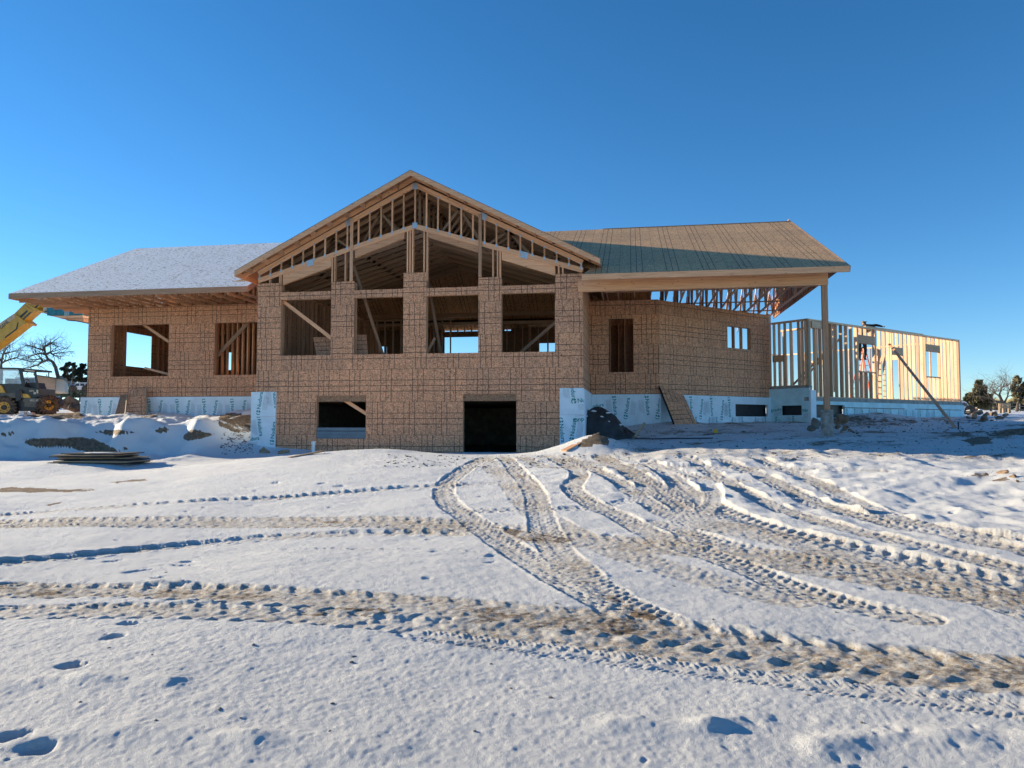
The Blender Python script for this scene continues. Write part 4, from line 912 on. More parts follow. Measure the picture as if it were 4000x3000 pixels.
#REST
# ------------------------------------------------------------------ boards, sheets and clutter round the house
def px_thing(name, loc, label, cat, group=None): return thing(name, tuple(loc), label, cat, group)
def solo(b, name, m, label, cat, group=None):
    """a thing that is one mesh: its origin is moved to its base"""
    o = b.build(name, M[m]); me = o.data; n_ = len(me.vertices); co = np.empty(n_*3, np.float32); me.vertices.foreach_get('co', co); co = co.reshape(-1, 3)
    c = co.mean(0); c[2] = co[:, 2].min(); me.vertices.foreach_set('co', (co-c).ravel()); o.location = c.tolist(); me.update()
    return tag(o, label, cat, group)
def sheet(pts, t, name, m, label, cat, group=None, back=Vector((0, 1, .1))):
    P = [Vector(p) for p in pts]; Q = [p+back.normalized()*t for p in P]; b = MB(W); L1_ = (P[1]-P[0]).length; L2_ = (P[3]-P[0]).length
    uv = [(.1, .1), (.1+L1_, .1), (.1+L1_, .1+L2_), (.1, .1+L2_)]
    b.face(P, uv, .5); b.face(Q[::-1], uv[::-1], .5)
    for i in range(4):
        j = (i+1) % 4; b.face([Q[i], Q[j], P[j], P[i]], [(0, 0), (1, 0), (1, .02), (0, .02)], .5)
    return solo(b, name, m, label, cat, group)
M['edge'] = plain('dark painted board edges', (.03, .035, .045), .7, 0, .3, 30)
# sheets leaning where the right wing turns
B1, B2, T2, T1 = at(2638, 1664, 28.1), at(2724, 1660, 28.5), at(2671, 1545, 29.5), at(2577, 1507, 28.85)
sheet([B1, B2, T2, T1], .018, 'strand_board_sheet', 'osb', 'tilted sheet of strand board leaning on the angled wall beside the tarp covered heap', 'board')
off = Vector((-.06, .02, .0)); Bk = [p+off+Vector((0, .03, 0)) for p in (B1, B2, T2, T1)]
sheet(Bk, .07, 'board_stack', 'edge', 'dark edged stack of sheets right behind the tilted strand board on the right', 'board')
def left_sheet(q_, Y0, Y1, name, m, label, t=.018):
    tl, tr, br, bl = q_; sheet([at(*bl, Y0), at(*br, Y0), at(*tr, Y1), at(*tl, Y1)], t, name, m, label, 'board')
left_sheet(((471, 1542), (497, 1540), (481, 1632), (445, 1634)), 27.9, 28.6, 'strand_board_sheet', 'osb_dim', 'narrow strand board offcut leaning on the foam of the left wing')
left_sheet(((503, 1524), (567, 1516), (566, 1628), (486, 1632)), 28.0, 28.7, 'strand_board_sheet', 'osb', 'wide strand board sheet leaning on the left wing, right of the narrow offcut')
b = MB(W); b.bar(tuple(at(574, 1636, 27.95)), tuple(at(571, 1512, 28.72)), .04, .09, up=(0, 1, 0)); solo(b, 'leaning_stud', 'lum_old', 'single dark stud leaning upright beside the wide sheet at the left wing', 'board')
b = MB(W); b.bar(tuple(at(488, 1634, 27.8)), tuple(at(497, 1540, 28.55)), .05, .04, up=(0, 1, 0)); solo(b, 'leaning_stud', 'lum_old', 'thin batten standing between the two leaning sheets at the left wing', 'board')
# sheets seen inside the big window openings
def inside_sheet(q_, label, m='osb'):
    tl, tr, br, bl = q_; sheet([at(*bl, 25.5), at(*br, 25.5), at(*tr, 25.9), at(*tl, 25.9)], .03, 'strand_board_offcut', m, label, 'board')
inside_sheet(((1222, 1318), (1300, 1316), (1300, 1392), (1236, 1392)), 'cut strand board standing inside the leftmost tall window opening')
inside_sheet(((1378, 1308), (1431, 1308), (1438, 1390), (1378, 1390)), 'orange strand board piece standing inside the second tall window opening')
# brace board against the garage frame, stake
pa, pb = FG2.uz(3473, 1343, -.08), None; A_ = FG2.P(pa[0], -.08, pa[1]); Bp = at(3741, 1683, 30.4); Bp.z = gsurf(Bp.x, Bp.y)-.03
f_ = at(3741, 1683, 30.4); 
b = MB(W); b.bar(tuple(A_), tuple(f_), .04, .11, up=(.7, -.7, 0)); solo(b, 'brace_board', 'lum', 'long weathered brace board slanting from the garage frame down to the snow', 'brace')
p = at(3743, 1668, 30.2); g_ = gsurf(p.x, p.y); b = MB(W); b.bar((p.x, p.y, g_-.1), (p.x+.01, p.y, g_+.30), .04, .04); solo(b, 'stake', 'edge', 'short dark stake at the foot of the slanting brace board', 'stake')
# other loose boards
def board(p, q_, w, h, label, m='lum_old', name='loose_board', up=(0, 0, 1)):
    b = MB(W); b.bar(tuple(p), tuple(q_), w, h, up=up); return solo(b, name, m, label, 'board')
a = hit(2203, 1764); c = at(2312, 1712, 21.1); board(a+Vector((0, 0, .02)), c+Vector((0, 0, .06)), .20, .04, 'plank running up the dirt mound right of the cellar door', 'lum')
board(at(2480, 1706, 25.4), at(2518, 1652, 25.9), .09, .04, 'short stud poking up out of the snow right of the tarp heap', 'lum_old', up=(0, 1, 0))
board(at(932, 1652, 27.0), at(992, 1660, 26.0), .14, .06, 'short plank end lying on the brown dirt by the left corner foam', 'lum_new')
board(hit(1128, 1788), hit(1260, 1771)+Vector((0, 0, .06)), .16, .03, 'grey board half buried in snow under the cellar window', 'lum_old')
board(at(700, 1716, 24.5), at(745, 1712, 24.5), .06, .03, 'small dark stick on the shaded snow bank', 'lum_old')
b = MB(W); pts = [hit(x, y)+Vector((0, 0, .03)) for x, y in ((2478, 1717), (2560, 1718), (2640, 1716), (2720, 1716), (2785, 1715))]
for a, c in zip(pts, pts[1:]): b.cyl(tuple(a), tuple(c), .02, .02, 8)
solo(b, 'black_hose', 'black', 'thin black hose lying across the shaded snow', 'hose')
p = at(2797, 1690, 26.5); g_ = gsurf(p.x, p.y); b = MB(W); b.box(p.x-.07, p.x+.07, p.y, p.y+.1, g_-.02, g_+.10); b.cyl((p.x-.03, p.y+.05, g_+.1), (p.x-.03, p.y+.05, g_+.14), .03); b.bar((p.x-.06, p.y+.05, g_+.12), (p.x+.06, p.y+.05, g_+.13), .02, .02)
solo(b, 'yellow_can', 'yel', 'small yellow can on the shaded snow in front of the angled wall', 'can')
b = MB(W); p = at(1224, 1768, 24.4); b.cyl((p.x, p.y, .3), (p.x, p.y, at(1224, 1731, 24.4).z), .062, .062, 18); b.cyl((p.x, p.y, at(1224, 1733, 24.4).z), (p.x, p.y, at(1224, 1724, 24.4).z), .078, .078, 18)
solo(b, 'vent_pipe', 'pvc', 'white plastic pipe standing in the snow left of the cellar window', 'pipe')

def blob_mesh(name, m, rx, ry, rz, seed, n=3, rough=.32, flat=.0, smooth=False):
    bm = bmesh.new(); bmesh.ops.create_icosphere(bm, subdivisions=n, radius=1); r = random.Random(seed)
    ax = [Vector((r.gauss(0, 1), r.gauss(0, 1), r.gauss(0, 1))).normalized() for _ in range(16)]; dd_ = [r.uniform(.30, .75) for _ in ax]
    from mathutils import noise as mn
    for v in bm.verts:
        c = v.co.copy()
        for a, d in zip(ax, dd_):
            k = c.dot(a)
            if k > d: c -= a*(k-d)*.9
        c += c.normalized()*rough*(mn.noise(c*1.7+Vector((seed, 0, 0)))*.6+mn.noise(c*5+Vector((0, seed, 0)))*.25)
        v.co = Vector((c.x*rx, c.y*ry, c.z*rz))
    me = bpy.data.meshes.new(name); bm.to_mesh(me); bm.free(); me.materials.append(M[m])
    if smooth: me.polygons.foreach_set('use_smooth', [True]*len(me.polygons))
    return me
def rock(px, py, Y, rpx, asp, m, seed, label, group, snow=False, name='rock'):
    p = at(px, py, Y); d = (p-Vector((0, 0, CZ))).dot(FW); r = rpx*d/F_PX
    o = bpy.data.objects.new(name, blob_mesh(name, m, r*asp, r*.9, r, seed)); col.objects.link(o); o.location = p; o.rotation_euler = (0, 0, seed)
    tag(o, label, 'rock', group)
    if snow:
        s_ = bpy.data.objects.new('snow_cap', blob_mesh('snow_cap', 'snowpatch', r*asp*.72, r*.6, r*.28, seed+5, 2, .2, smooth=True)); col.objects.link(s_); s_.location = (0, 0, r*.72); s_.parent = o
    return o
gl = 'mixed brown rocks heaped round the concrete pier'
for i, (x, y, Y, r, a, m, l) in enumerate(((3188, 1652, 26.2, 31, 1.15, 'rock_grey', 'large dark rock left of the concrete pier'), (3172, 1676, 25.6, 17, 1.6, 'rock_grey', 'flat dark rock in front of the large one left of the pier'), (3288, 1642, 26.2, 33, .95, 'rock', 'tallest rough brown lump right of the concrete pier'),
      (3270, 1668, 25.4, 15, 1.1, 'rock', gl), (3300, 1668, 25.5, 16, 1.2, 'rock', gl), (3318, 1680, 25.3, 10, 1.3, 'rock', gl), (3288, 1686, 25.0, 9, 1.3, 'rock', gl), (3262, 1640, 26.6, 17, 1, 'rock', gl), (3250, 1690, 25.2, 8, 1.2, 'rock', gl), (3335, 1688, 25.5, 8, 1.5, 'rock_grey', gl), (3395, 1668, 26.5, 7, 2, 'rock_grey', gl), (3350, 1692, 25.6, 7, 1.4, 'rock_grey', gl))):
    rock(x, y, Y, r, a, m, i+1, l, 'rocks round the concrete pier')
gh = 'snow streaked brown rock in the heap past the garage corner'
for i, (x, y, Y, r, a, m, l, sn) in enumerate(((3806, 1622, 36.5, 21, .8, 'rock', 'upright brown rock in the heap past the garage corner', 0), (3843, 1640, 35.6, 26, 1.35, 'rock', 'largest tan rock low in the heap past the garage corner', 0), (3886, 1617, 37.5, 21, 1.1, 'rock', 'tall brown rock at the top right of the far heap', 0),
      (3785, 1612, 37.5, 13, 1.3, 'rock_grey', gh, 1), (3830, 1610, 38, 14, 1.4, 'rock_grey', gh, 1), (3856, 1618, 37.8, 12, 1.2, 'rock', gh, 1), (3905, 1634, 36.4, 15, 1.3, 'rock_grey', gh, 1), (3878, 1648, 35.3, 12, 1.7, 'rock', gh, 1), (3928, 1652, 35, 12, 1.3, 'rock', gh, 1), (3778, 1630, 36.3, 10, 1.3, 'rock', gh, 0), (3900, 1655, 34.8, 10, 2, 'rock', gh, 1), (3948, 1655, 35, 9, 1.2, 'rock_grey', gh, 0), (3815, 1598, 39, 8, 1.3, 'rock', gh, 1), (3925, 1620, 38, 11, 1.3, 'rock_grey', gh, 1), (3850, 1660, 34.6, 8, 1.6, 'rock', gh, 1))):
    rock(x, y, Y, r, a, m, i+31, l, 'rock heap past the garage corner', bool(sn))
for i, (x, y, r, a, l) in enumerate(((3958, 1862, 22, 1.1, 'jagged brown clod on the sunlit drift at the right edge'), (3925, 1843, 15, 2.2, 'long crusty clod behind the jagged one on the sunlit drift'), (3848, 1852, 10, 1.5, 'small brown clod left on the sunlit drift'), (3975, 1882, 11, 1.3, 'broken clod end lowest on the sunlit drift'), (3655, 1887, 7, 1.4, 'tiny clod left of the sunlit drift'))):
    h_ = hit(x, y+6); rock(x, y, h_.y, r, a, 'rock', i+61, l, 'clods on the sunlit drift', name='frozen_clod')
for i, (x, y, r, a) in enumerate(((2320, 1702, 15, 1.3), (2342, 1708, 14, 1.6), (2298, 1718, 8, 1.5), (2365, 1722, 9, 1.6), (2338, 1694, 9, 1))):
    rock(x, y, 21.2, r, a, 'rock', i+71, 'brown lump of frozen dirt on top of the mound right of the cellar door', 'dirt lumps on the mound', name='frozen_clod')
for i, (x, y, r, a) in enumerate(((520, 1690, 12, 2.6), (300, 1692, 6, 1.6), (560, 1748, 24, 2.0), (490, 1746, 20, 2.2), (400, 1728, 14, 2.4), (330, 1718, 9, 2.4), (625, 1682, 7, 2), (45, 1748, 8, 1.8), (470, 1672, 10, 1.5), (905, 1675, 12, 1.6), (930, 1715, 8, 1.5))):
    h_ = hit(x, y+8); rock(x, y+3, h_.y+.22, r, a, 'rock_grey', i+81, 'grey brown rock bedded in the shaded snow bank', 'rocks bedded in the shaded bank')
# earth heaps behind the machine
for i, (x, y, Y, r, a, m, l) in enumerate(((262, 1560, 50, 42, 1.2, 'dirt', 'tall red brown earth heap behind the yellow machine'), (300, 1585, 46, 30, 1.3, 'dirt', 'lower red brown earth heap next to the house corner'), (215, 1568, 52, 36, 1.3, 'snowpatch', 'snow covered heap left of the red brown ones'), (325, 1548, 56, 20, 1.6, 'rock_grey', 'small dark heap in front of the white van'))):
    o = rock(x, y+10, Y, r, a, m, i+101, l, None, name='earth_heap'); o['category'] = 'earth heap'
# scattered crumbs of frozen dirt
bm = bmesh.new(); r = random.Random(5); spots = []
for _ in range(900):
    x, y = r.uniform(2350, 4000), r.uniform(1665, 1800); spots.append((x+60*math.sin(y*.7), y, r.uniform(.006, .02) if r.random() < .9 else r.uniform(.02, .05)))
for _ in range(260): spots.append((r.uniform(3200, 3900), r.uniform(1640, 1690), r.uniform(.01, .04)))
for _ in range(160): spots.append((r.uniform(860, 990), r.uniform(1690, 1775), r.uniform(.008, .03)))
for _ in range(240): spots.append((r.uniform(1500, 2400), r.uniform(1775, 1830), r.uniform(.01, .03)))
for _ in range(60): spots.append((r.uniform(0, 3900), r.uniform(1850, 2900), r.uniform(.006, .014)))
for x, y, s_ in spots:
    h_ = hit(x, y) if False else None
ys = np.array([q_[1] for q_ in spots])
for x, y, s_ in spots:
    h_ = hit(x, y); 
    if (PA.x+1 < h_.x and (h_.y-h_.x) > (PG.y-PG.x)-.3) or h_.y > 40: continue
    z = gsurf(h_.x, h_.y); rr_ = bmesh.ops.create_icosphere(bm, subdivisions=1, radius=s_)
    sx, sy, sz = r.uniform(.8, 2.2), r.uniform(.7, 1.3), r.uniform(.4, .9); an = r.uniform(0, 3)
    for v in rr_['verts']:
        c = v.co; c = Vector((c.x*sx*r.uniform(.8, 1.2), c.y*sy, c.z*sz)); c = Vector((c.x*math.cos(an)-c.y*math.sin(an), c.x*math.sin(an)+c.y*math.cos(an), c.z)); v.co = c+Vector((h_.x, h_.y, z))
me = bpy.data.meshes.new('dirt_crumbs'); bm.to_mesh(me); bm.free(); me.materials.append(M['rock_grey']); o = bpy.data.objects.new('dirt_crumbs', me); col.objects.link(o)
tag(o, 'crumbs of frozen dirt strewn over the shaded snow', 'dirt', kind='stuff')

# tarpaulin covered heap
def tarp(cx, cy, rx, ry, h, zg):
    from mathutils import noise as mn
    nu, nv = 90, 60; V = []; Fc = []
    for j in range(nv+1):
        for i in range(nu):
            a = 2*math.pi*i/nu; r_ = j/nv
            out = 1+.10*math.sin(3*a+.6)+.06*math.sin(7*a)
            x, y = math.cos(a)*r_*out, math.sin(a)*r_*out
            prof = (1-r_**2.3)**.8 if r_ < 1 else 0
            lean = max(0, 1-((x+.28)**2*1.2+(y)**2))
            z = h*(.45*prof+.55*lean**1.0*(1 if r_ < 1 else 0))
            nz = mn.noise(Vector((x*3, y*3, 1)))*.10+mn.noise(Vector((x*8+3*a, y*8, 4)))*.05 + .05*abs(math.sin(a*7+r_*5))*r_
            z += (nz*h*.9)*(1 if j < nv else 0)
            V.append((cx+x*rx, cy+y*ry, zg+max(z, 0)-.03))
    for j in range(nv):
        for i in range(nu):
            k = (i+1) % nu; Fc.append((j*nu+i, j*nu+k, (j+1)*nu+k, (j+1)*nu+i))
    me = bpy.data.meshes.new('tarpaulin'); me.from_pydata([tuple(Vector(v)-Vector((cx, cy, zg))) for v in V], [], Fc); me.materials.append(M['tarp']); me.polygons.foreach_set('use_smooth', [True]*len(Fc))
    o = bpy.data.objects.new('tarpaulin_heap', me); col.objects.link(o); o.location = (cx, cy, zg); return o
pc = at(2362, 1712, 26.3); tp = tag(tarp(pc.x, pc.y, 1.12, .9, 1.12, gsurf(pc.x, pc.y)-.05), 'heap under a black tarpaulin with snow patches in the inner corner', 'covered heap')
bpy.context.view_layer.update()
for (dx, dz, s_) in ((-.35, .0, .12), (.12, 0, .13), (.55, 0, .12), (-.05, 0, .06), (.18, .0, .07), (-.6, 0, .06)):
    dy = -.42 if dz == 0 else 0
    x_, y_ = dx, (-.30 if abs(dx) < .4 else -.2)+ (0 if s_ > .1 else -.22)
    best = min(tp.data.vertices, key=lambda v: (v.co.x-x_)**2+(v.co.y-y_)**2)
    o = bpy.data.objects.new('snow_patch', blob_mesh('snow_patch', 'snowpatch', s_*1.3, s_*.7, .035, int(s_*1000), 2, .5, smooth=True)); col.objects.link(o); o.location = best.co+Vector((0, -.01, .0)); o.rotation_euler = (-.5, 0, dx); o.parent = tp
# brown paper bags by the left corner foam
for i, (x, y, r_, a, l) in enumerate(((1030, 1768, 26, 1.3, 'crumpled brown paper bag at the foot of the left corner foam'), (1100, 1768, 22, 1.5, 'flatter brown paper bag under the strand board beside the other bag'))):
    o = rock(x, y, 24.2, r_, a, 'paper', 201+i, l, None, name='paper_bag'); o['category'] = 'bag'
o = rock(218, 1644, 25.6, 12, 1.4, 'snowpatch', 210, 'lump of clean snow on the crest of the left bank', None, name='snow_lump'); o['category'] = 'snow'
for i, (x, l) in enumerate(((84, 'white block with ridges under the machine, next to its near wheel'), (112, 'smaller white block under the middle of the machine'))):
    p = at(x, 1622, 32.5); b = MB(W)
    for k in range(3-i): b.box(p.x-.16+.02*k+.05*i, p.x+.16-.02*k-.05*i, p.y, p.y+.3, p.z+.062*k, p.z+.062*k+.05)
    b.box(p.x-.1, p.x+.1, p.y+.03, p.y+.27, p.z, p.z+.19-.05*i); solo(b, 'white_block', 'white', l, 'block')

# pile of snow dusted sheets in the left foreground
pp = hit(345, 1812); pile_z = gsurf(pp.x, pp.y)
r = random.Random(9)
for i in range(7):
    b = MB(Frame((pp.x+r.uniform(-.22, .22), pp.y+.55+r.uniform(-.15, .15), 0), (math.cos(r.uniform(-.06, .10)), math.sin(r.uniform(-.06, .10)), 0)))
    w_ = 1.22-.05*i; z0 = pile_z-.02+i*.046
    b.box(-w_, w_, -.62, .62, z0, z0+.03, .5)
    o = solo(b, 'flat_sheet', 'edge' if i % 2 == 0 else 'lum_old', ('lowest sheet' if i == 0 else 'topmost sheet' if i == 6 else 'flat sheet inside')+' in the snow covered pile on the left', 'board', 'sheets in the snow covered pile')
    b2 = MB(Frame(b.f.O, b.f.U, b.f.D)); e = .02 if i == 6 else r.uniform(.0, .05)
    me_ = blob_mesh('snow_cap', 'snowpatch', w_*.97 if i == 6 else w_*.9, .60, .020, 300+i, 4, .12, smooth=True); s_ = bpy.data.objects.new('snow_cap', me_); col.objects.link(s_); s_.location = (r.uniform(-.05, .05), -.03 if i == 6 else -.07, .034); s_.parent = o

# ------------------------------------------------------------------ worker on a ladder
lp = Vector((10.75, 37.1, 0)); zgar = Z0
lad = thing('stepladder', (lp.x, lp.y, zgar), 'orange red stepladder standing inside the garage frame', 'ladder')
zt = at(3386, 1360, 37.1).z; FLd_ = Frame((lp.x, lp.y, 0), (.97, .25, 0))
for s_ in (-1, 1):
    b = MB(FLd_); b.bar((-.02, .25*s_*.6, zt), (-.55, .25*s_, zgar), .07, .03, tone=.5); b.build('front_rail', M['red'], lad)
    b = MB(FLd_); b.bar((.03, .25*s_*.6, zt), (.55, .27*s_, zgar), .07, .03, tone=.5); b.build('rear_rail', M['red'], lad)
for k in range(8):
    t = (k+1)/9; b = MB(FLd_); u = -.55+.53*t; z = zgar+(zt-zgar)*t; w_ = .25*(1-.4*t); b.box(u-.05, u+.05, -w_, w_, z-.015, z+.015); b.build('step', M['charcoal'], lad)
    b = MB(FLd_); u = .55-.52*t; b.box(u-.02, u+.02, -w_, w_, z-.012, z+.012); b.build('rear_brace', M['charcoal'], lad)
b = MB(FLd_); b.box(-.12, .12, -.17, .17, zt, zt+.05); b.build('top_cap', M['charcoal'], lad)
def skin_fig(name, m, joints, edges, root, loc, parent=None, sub=2):
    me = bpy.data.meshes.new(name); me.from_pydata([j[0] for j in joints], edges, []); me.materials.append(M[m])
    o = bpy.data.objects.new(name, me); col.objects.link(o); o.location = loc
    if parent: o.parent = parent
    bm = bmesh.new(); bm.from_mesh(me); L = bm.verts.layers.skin.verify(); bm.verts.ensure_lookup_table()
    for i, j in enumerate(joints):
        r_ = j[1]; bm.verts[i][L].radius = (r_, r_) if not isinstance(r_, tuple) else r_; bm.verts[i][L].use_root = (i == root)
    bm.to_mesh(me); bm.free()
    md = o.modifiers.new('skin', 'SKIN'); md.use_smooth_shade = True; o.modifiers.new('sub', 'SUBSURF').levels = sub; o.modifiers['sub'].render_levels = sub
    return o
feet = at(3368, 1411, 36.75); hd = at(3375, 1258, 36.75); sc = (hd.z-feet.z)/1.70
S = lambda x, y, z: (x*sc, y*sc, z*sc)
J = [(S(0, 0, .92), .15), (S(.06, -.02, 1.18), (.16, .13)), (S(.20, -.10, 1.46), (.18, .13)), (S(.10, -.18, 1.54), .07), (S(.03, -.24, 1.61), .10), (S(.02, -.25, 1.69), .08),
     (S(-.10, 0, .86), .10), (S(-.12, -.10, .48), .07), (S(-.10, .02, .09), .05), (S(-.11, -.14, .04), .045),
     (S(.10, 0, .86), .10), (S(.13, -.06, .48), .07), (S(.12, .06, .12), .05), (S(.12, -.10, .07), .045),
     (S(-.06, -.14, 1.43), .075), (S(-.22, -.25, 1.25), .055), (S(-.10, -.42, 1.38), .042), (S(-.04, -.47, 1.42), .035),
     (S(.38, -.14, 1.50), .085), (S(.52, -.24, 1.53), .062), (S(.66, -.36, 1.47), .048), (S(.73, -.40, 1.44), .036)]
E = [(0, 1), (1, 2), (2, 3), (3, 4), (4, 5), (0, 6), (6, 7), (7, 8), (8, 9), (0, 10), (10, 11), (11, 12), (12, 13), (2, 14), (14, 15), (15, 16), (16, 17), (2, 18), (18, 19), (19, 20), (20, 21)]
J = [(a, tuple(x*sc for x in r_) if isinstance(r_, tuple) else r_*sc) for a, r_ in J]
person = skin_fig('person', 'cloth', J, E, 0, (feet.x, feet.y, feet.z)); tag(person, 'worker in dark clothes and cap leaning over the top of the garage frame', 'person')
face = bpy.data.objects.new('face', blob_mesh('face', 'skin', .078*sc, .09*sc, .10*sc, 3, 3, .02, smooth=True)); col.objects.link(face); face.location = S(.02, -.28, 1.585); face.parent = person
capm = bpy.data.objects.new('cap', blob_mesh('cap', 'black', .115*sc, .13*sc, .075*sc, 4, 3, .02, smooth=True)); col.objects.link(capm); capm.location = S(.02, -.25, 1.68); capm.parent = person
br = MB(W); br.box(-.08*sc, .08*sc, -.30*sc, -.16*sc, 0, .02*sc); brm = br.build('cap_brim', M['black']); brm.parent = person; brm.location = S(.02, -.17, 1.645)
for s_, h_ in ((0, 17), (1, 21)):          # hands gripping the plate: palm, four fingers and a thumb
    hp = Vector(J[h_][0]); a_ = 1 if s_ else -1
    HJ = [((0, 0, 0), .028*sc), ((.03*a_, -.06, -.01), .03*sc)]; HE = [(0, 1)]
    for k in range(4):
        b0 = len(HJ); x = (-.030+.02*k); L_ = (.85, 1, .95, .75)[k]
        HJ += [((.03*a_+x, -.10, -.005), .0105*sc), ((.03*a_+x*1.1, -.10-.035*L_, -.025), .0095*sc), ((.03*a_+x*1.1, -.10-.045*L_, -.055), .008*sc)]; HE += [(1, b0), (b0, b0+1), (b0+1, b0+2)]
    b0 = len(HJ); HJ += [((-.035*a_, -.05, -.02), .012*sc), ((-.045*a_, -.085, -.04), .010*sc)]; HE += [(0, b0), (b0, b0+1)]
    skin_fig('hand', 'skin', HJ, HE, 0, hp, person, 1)

# ------------------------------------------------------------------ telehandler
YT_ = 33.5
TF = Frame((0, YT_, 0), (1, 0, 0))
tele = thing('telehandler', tuple(at(100, 1634, YT_)), 'yellow and charcoal telescopic handler with its boom raised left of the house', 'telehandler')
def pz(pts, dy=0): return [tuple(TF.uz(x, y, dy)) for x, y in pts]
def tpart(name, m, pts, d0, d1, parent=None, label=None):
    b = MB(TF); b.prism(pz(pts, d0), d0, d1); return b.build(name, M[m], parent or tele, label)
boom = tpart('boom', 'yellow', [(-140, 1360), (0, 1264), (52, 1229), (70, 1243), (98, 1262), (0, 1339), (-140, 1440)], -.25, .35)
tpart('boom_stripe', 'cream', [(-140, 1345+13), (0, 1262), (53, 1226), (60, 1240), (0, 1282), (-140, 1380)], -.262, .36, boom)
s2 = tpart('boom_section', 'yellow', [(52, 1229), (93, 1189), (112, 1202), (138, 1211), (94, 1250), (66, 1241)], -.2, .3, boom)
tpart('boom_section', 'yellow', [(93, 1189), (133, 1158), (164, 1158), (173, 1170), (171, 1183), (137, 1209), (112, 1201)], -.15, .25, boom)
tpart('boom_collar', 'yellow', [(56, 1231), (62, 1228), (104, 1262), (98, 1268)], -.30, .40, boom); tpart('boom_collar', 'yellow', [(98, 1190), (105, 1186), (152, 1212), (143, 1218)], -.26, .36, boom)
tpart('boom_rail', 'charcoal', [(74, 1238), (104, 1212), (109, 1216), (80, 1243)], -.215, -.201, boom); tpart('boom_rail', 'chgrey', [(86, 1247), (118, 1217), (122, 1221), (92, 1251)], -.215, -.201, boom)
tpart('boom_rail', 'charcoal', [(130, 1203), (163, 1176), (167, 1180), (135, 1207)], -.165, -.151, boom); tpart('boom_mark', 'decal', [(124, 1176), (146, 1160), (149, 1162), (127, 1178)], -.165, -.151, boom)
tpart('boom_stripe', 'charcoal', [(20, 1322), (66, 1287), (72, 1262), (69, 1258), (62, 1284), (18, 1317)], -.262, -.252, boom)
head = tpart('boom_head', 'cream', [(168, 1163), (190, 1163), (210, 1172), (233, 1205), (262, 1212), (262, 1228), (225, 1230), (196, 1224), (175, 1225), (167, 1215), (170, 1208), (178, 1201), (176, 1190), (170, 1186)], -.12, .22, tele)
tpart('link_slot', 'charcoal', [(172, 1217), (190, 1208), (195, 1210), (192, 1216), (176, 1220)], -.13, -.121, head)
tpart('tilt_cylinder', 'yellow', [(196, 1175), (210, 1173), (232, 1206), (213, 1200)], -.14, -.121, head)
car = tpart('fork_carriage', 'charcoal', [(251, 1180), (258, 1180), (258, 1210), (251, 1210)], -.3, .6, tele)
for x0, x1, y0, y1 in ((258, 300, 1180, 1187), (258, 345, 1204, 1210), (274, 281, 1186, 1206), (293, 300, 1186, 1206), (300, 345, 1190, 1200)): tpart('carriage_bar', 'charcoal', [(x0, y0), (x1, y0), (x1, y1), (x0, y1)], -.28, .5, car)
tpart('fork', 'chgrey', [(240, 1238), (262, 1240), (300, 1248), (360, 1262), (360, 1268), (290, 1254), (262, 1252)], -.1, .1, car)
tpart('fork', 'chgrey', [(240, 1238), (262, 1240), (300, 1248), (360, 1262), (360, 1268), (290, 1254), (262, 1252)], .5, .7, car)
# cab
cab = tpart('cab', 'charcoal', [(-60, 1499), (85, 1499), (95, 1512), (150, 1519), (151, 1550), (120, 1557), (82, 1552), (80, 1535), (-60, 1535)], -.5, .6)
tpart('cab_roof', 'charcoal', [(-60, 1434), (70, 1436), (135, 1443), (137, 1450), (86, 1449), (72, 1442), (-60, 1441)], -.52, .62, cab)
for d0, d1 in ((-.5, -.44), (.54, .6)):
    tpart('cab_pillar', 'charcoal', [(71, 1441), (85, 1449), (97, 1513), (84, 1500)], d0, d1, cab); tpart('cab_pillar', 'charcoal', [(131, 1449), (138, 1450), (151, 1520), (143, 1518)], d0, d1, cab)
tpart('side_window', 'glassy', [(-60, 1442), (70, 1442), (84, 1499), (-60, 1499)], -.49, -.485, cab); tpart('windscreen_lamp_bar', 'decal', [(95, 1443), (134, 1448), (134, 1452), (96, 1448)], -.53, -.521, cab)
tpart('windscreen_sill', 'charcoal', [(86, 1449), (131, 1452), (131, 1456), (87, 1453)], -.5, -.44, cab)
b = MB(TF); p = TF.uz(98, 1500); b.bar((p[0]-.05, 0, p[1]-.2), (p[0]+.1, 0, p[1]+.1), .05, .05); c0 = TF.uz(100, 1494)
for k in range(12):
    a0, a1 = k*math.pi/6, (k+1)*math.pi/6; b.bar((c0[0]+.18*math.cos(a0)*.5, .18*math.sin(a0), c0[1]+.16*math.cos(a0)), (c0[0]+.18*math.cos(a1)*.5, .18*math.sin(a1), c0[1]+.16*math.cos(a1)), .03, .03)
b.build('steering_wheel', M['black'], cab)
tpart('seat', 'black', [(20, 1478), (34, 1478), (38, 1500), (56, 1502), (56, 1512), (20, 1512)], -.2, .3, cab); tpart('dashboard', 'black', [(106, 1496), (132, 1494), (140, 1518), (104, 1514)], -.3, .4, cab)
tpart('fender', 'yellow', [(83, 1537), (108, 1540), (121, 1556), (86, 1553)], -.56, -.505); tpart('engine_cover', 'yellow', [(-60, 1500), (4, 1505), (20, 1534), (-60, 1534)], -.56, -.505)
tpart('chassis_beam', 'chgrey', [(-60, 1535), (60, 1535), (60, 1554), (-60, 1554)], -.55, .65); tpart('chassis', 'black', [(-60, 1554), (196, 1550), (205, 1580), (160, 1604), (20, 1606), (-60, 1600)], -.28, .5)
tpart('lift_cylinder', 'black', [(59, 1528), (78, 1524), (82, 1562), (62, 1568)], -.62, -.55)
tpart('mirror_arm', 'chgrey', [(76, 1524), (82, 1527), (88, 1556), (80, 1552)], -.6, -.56)
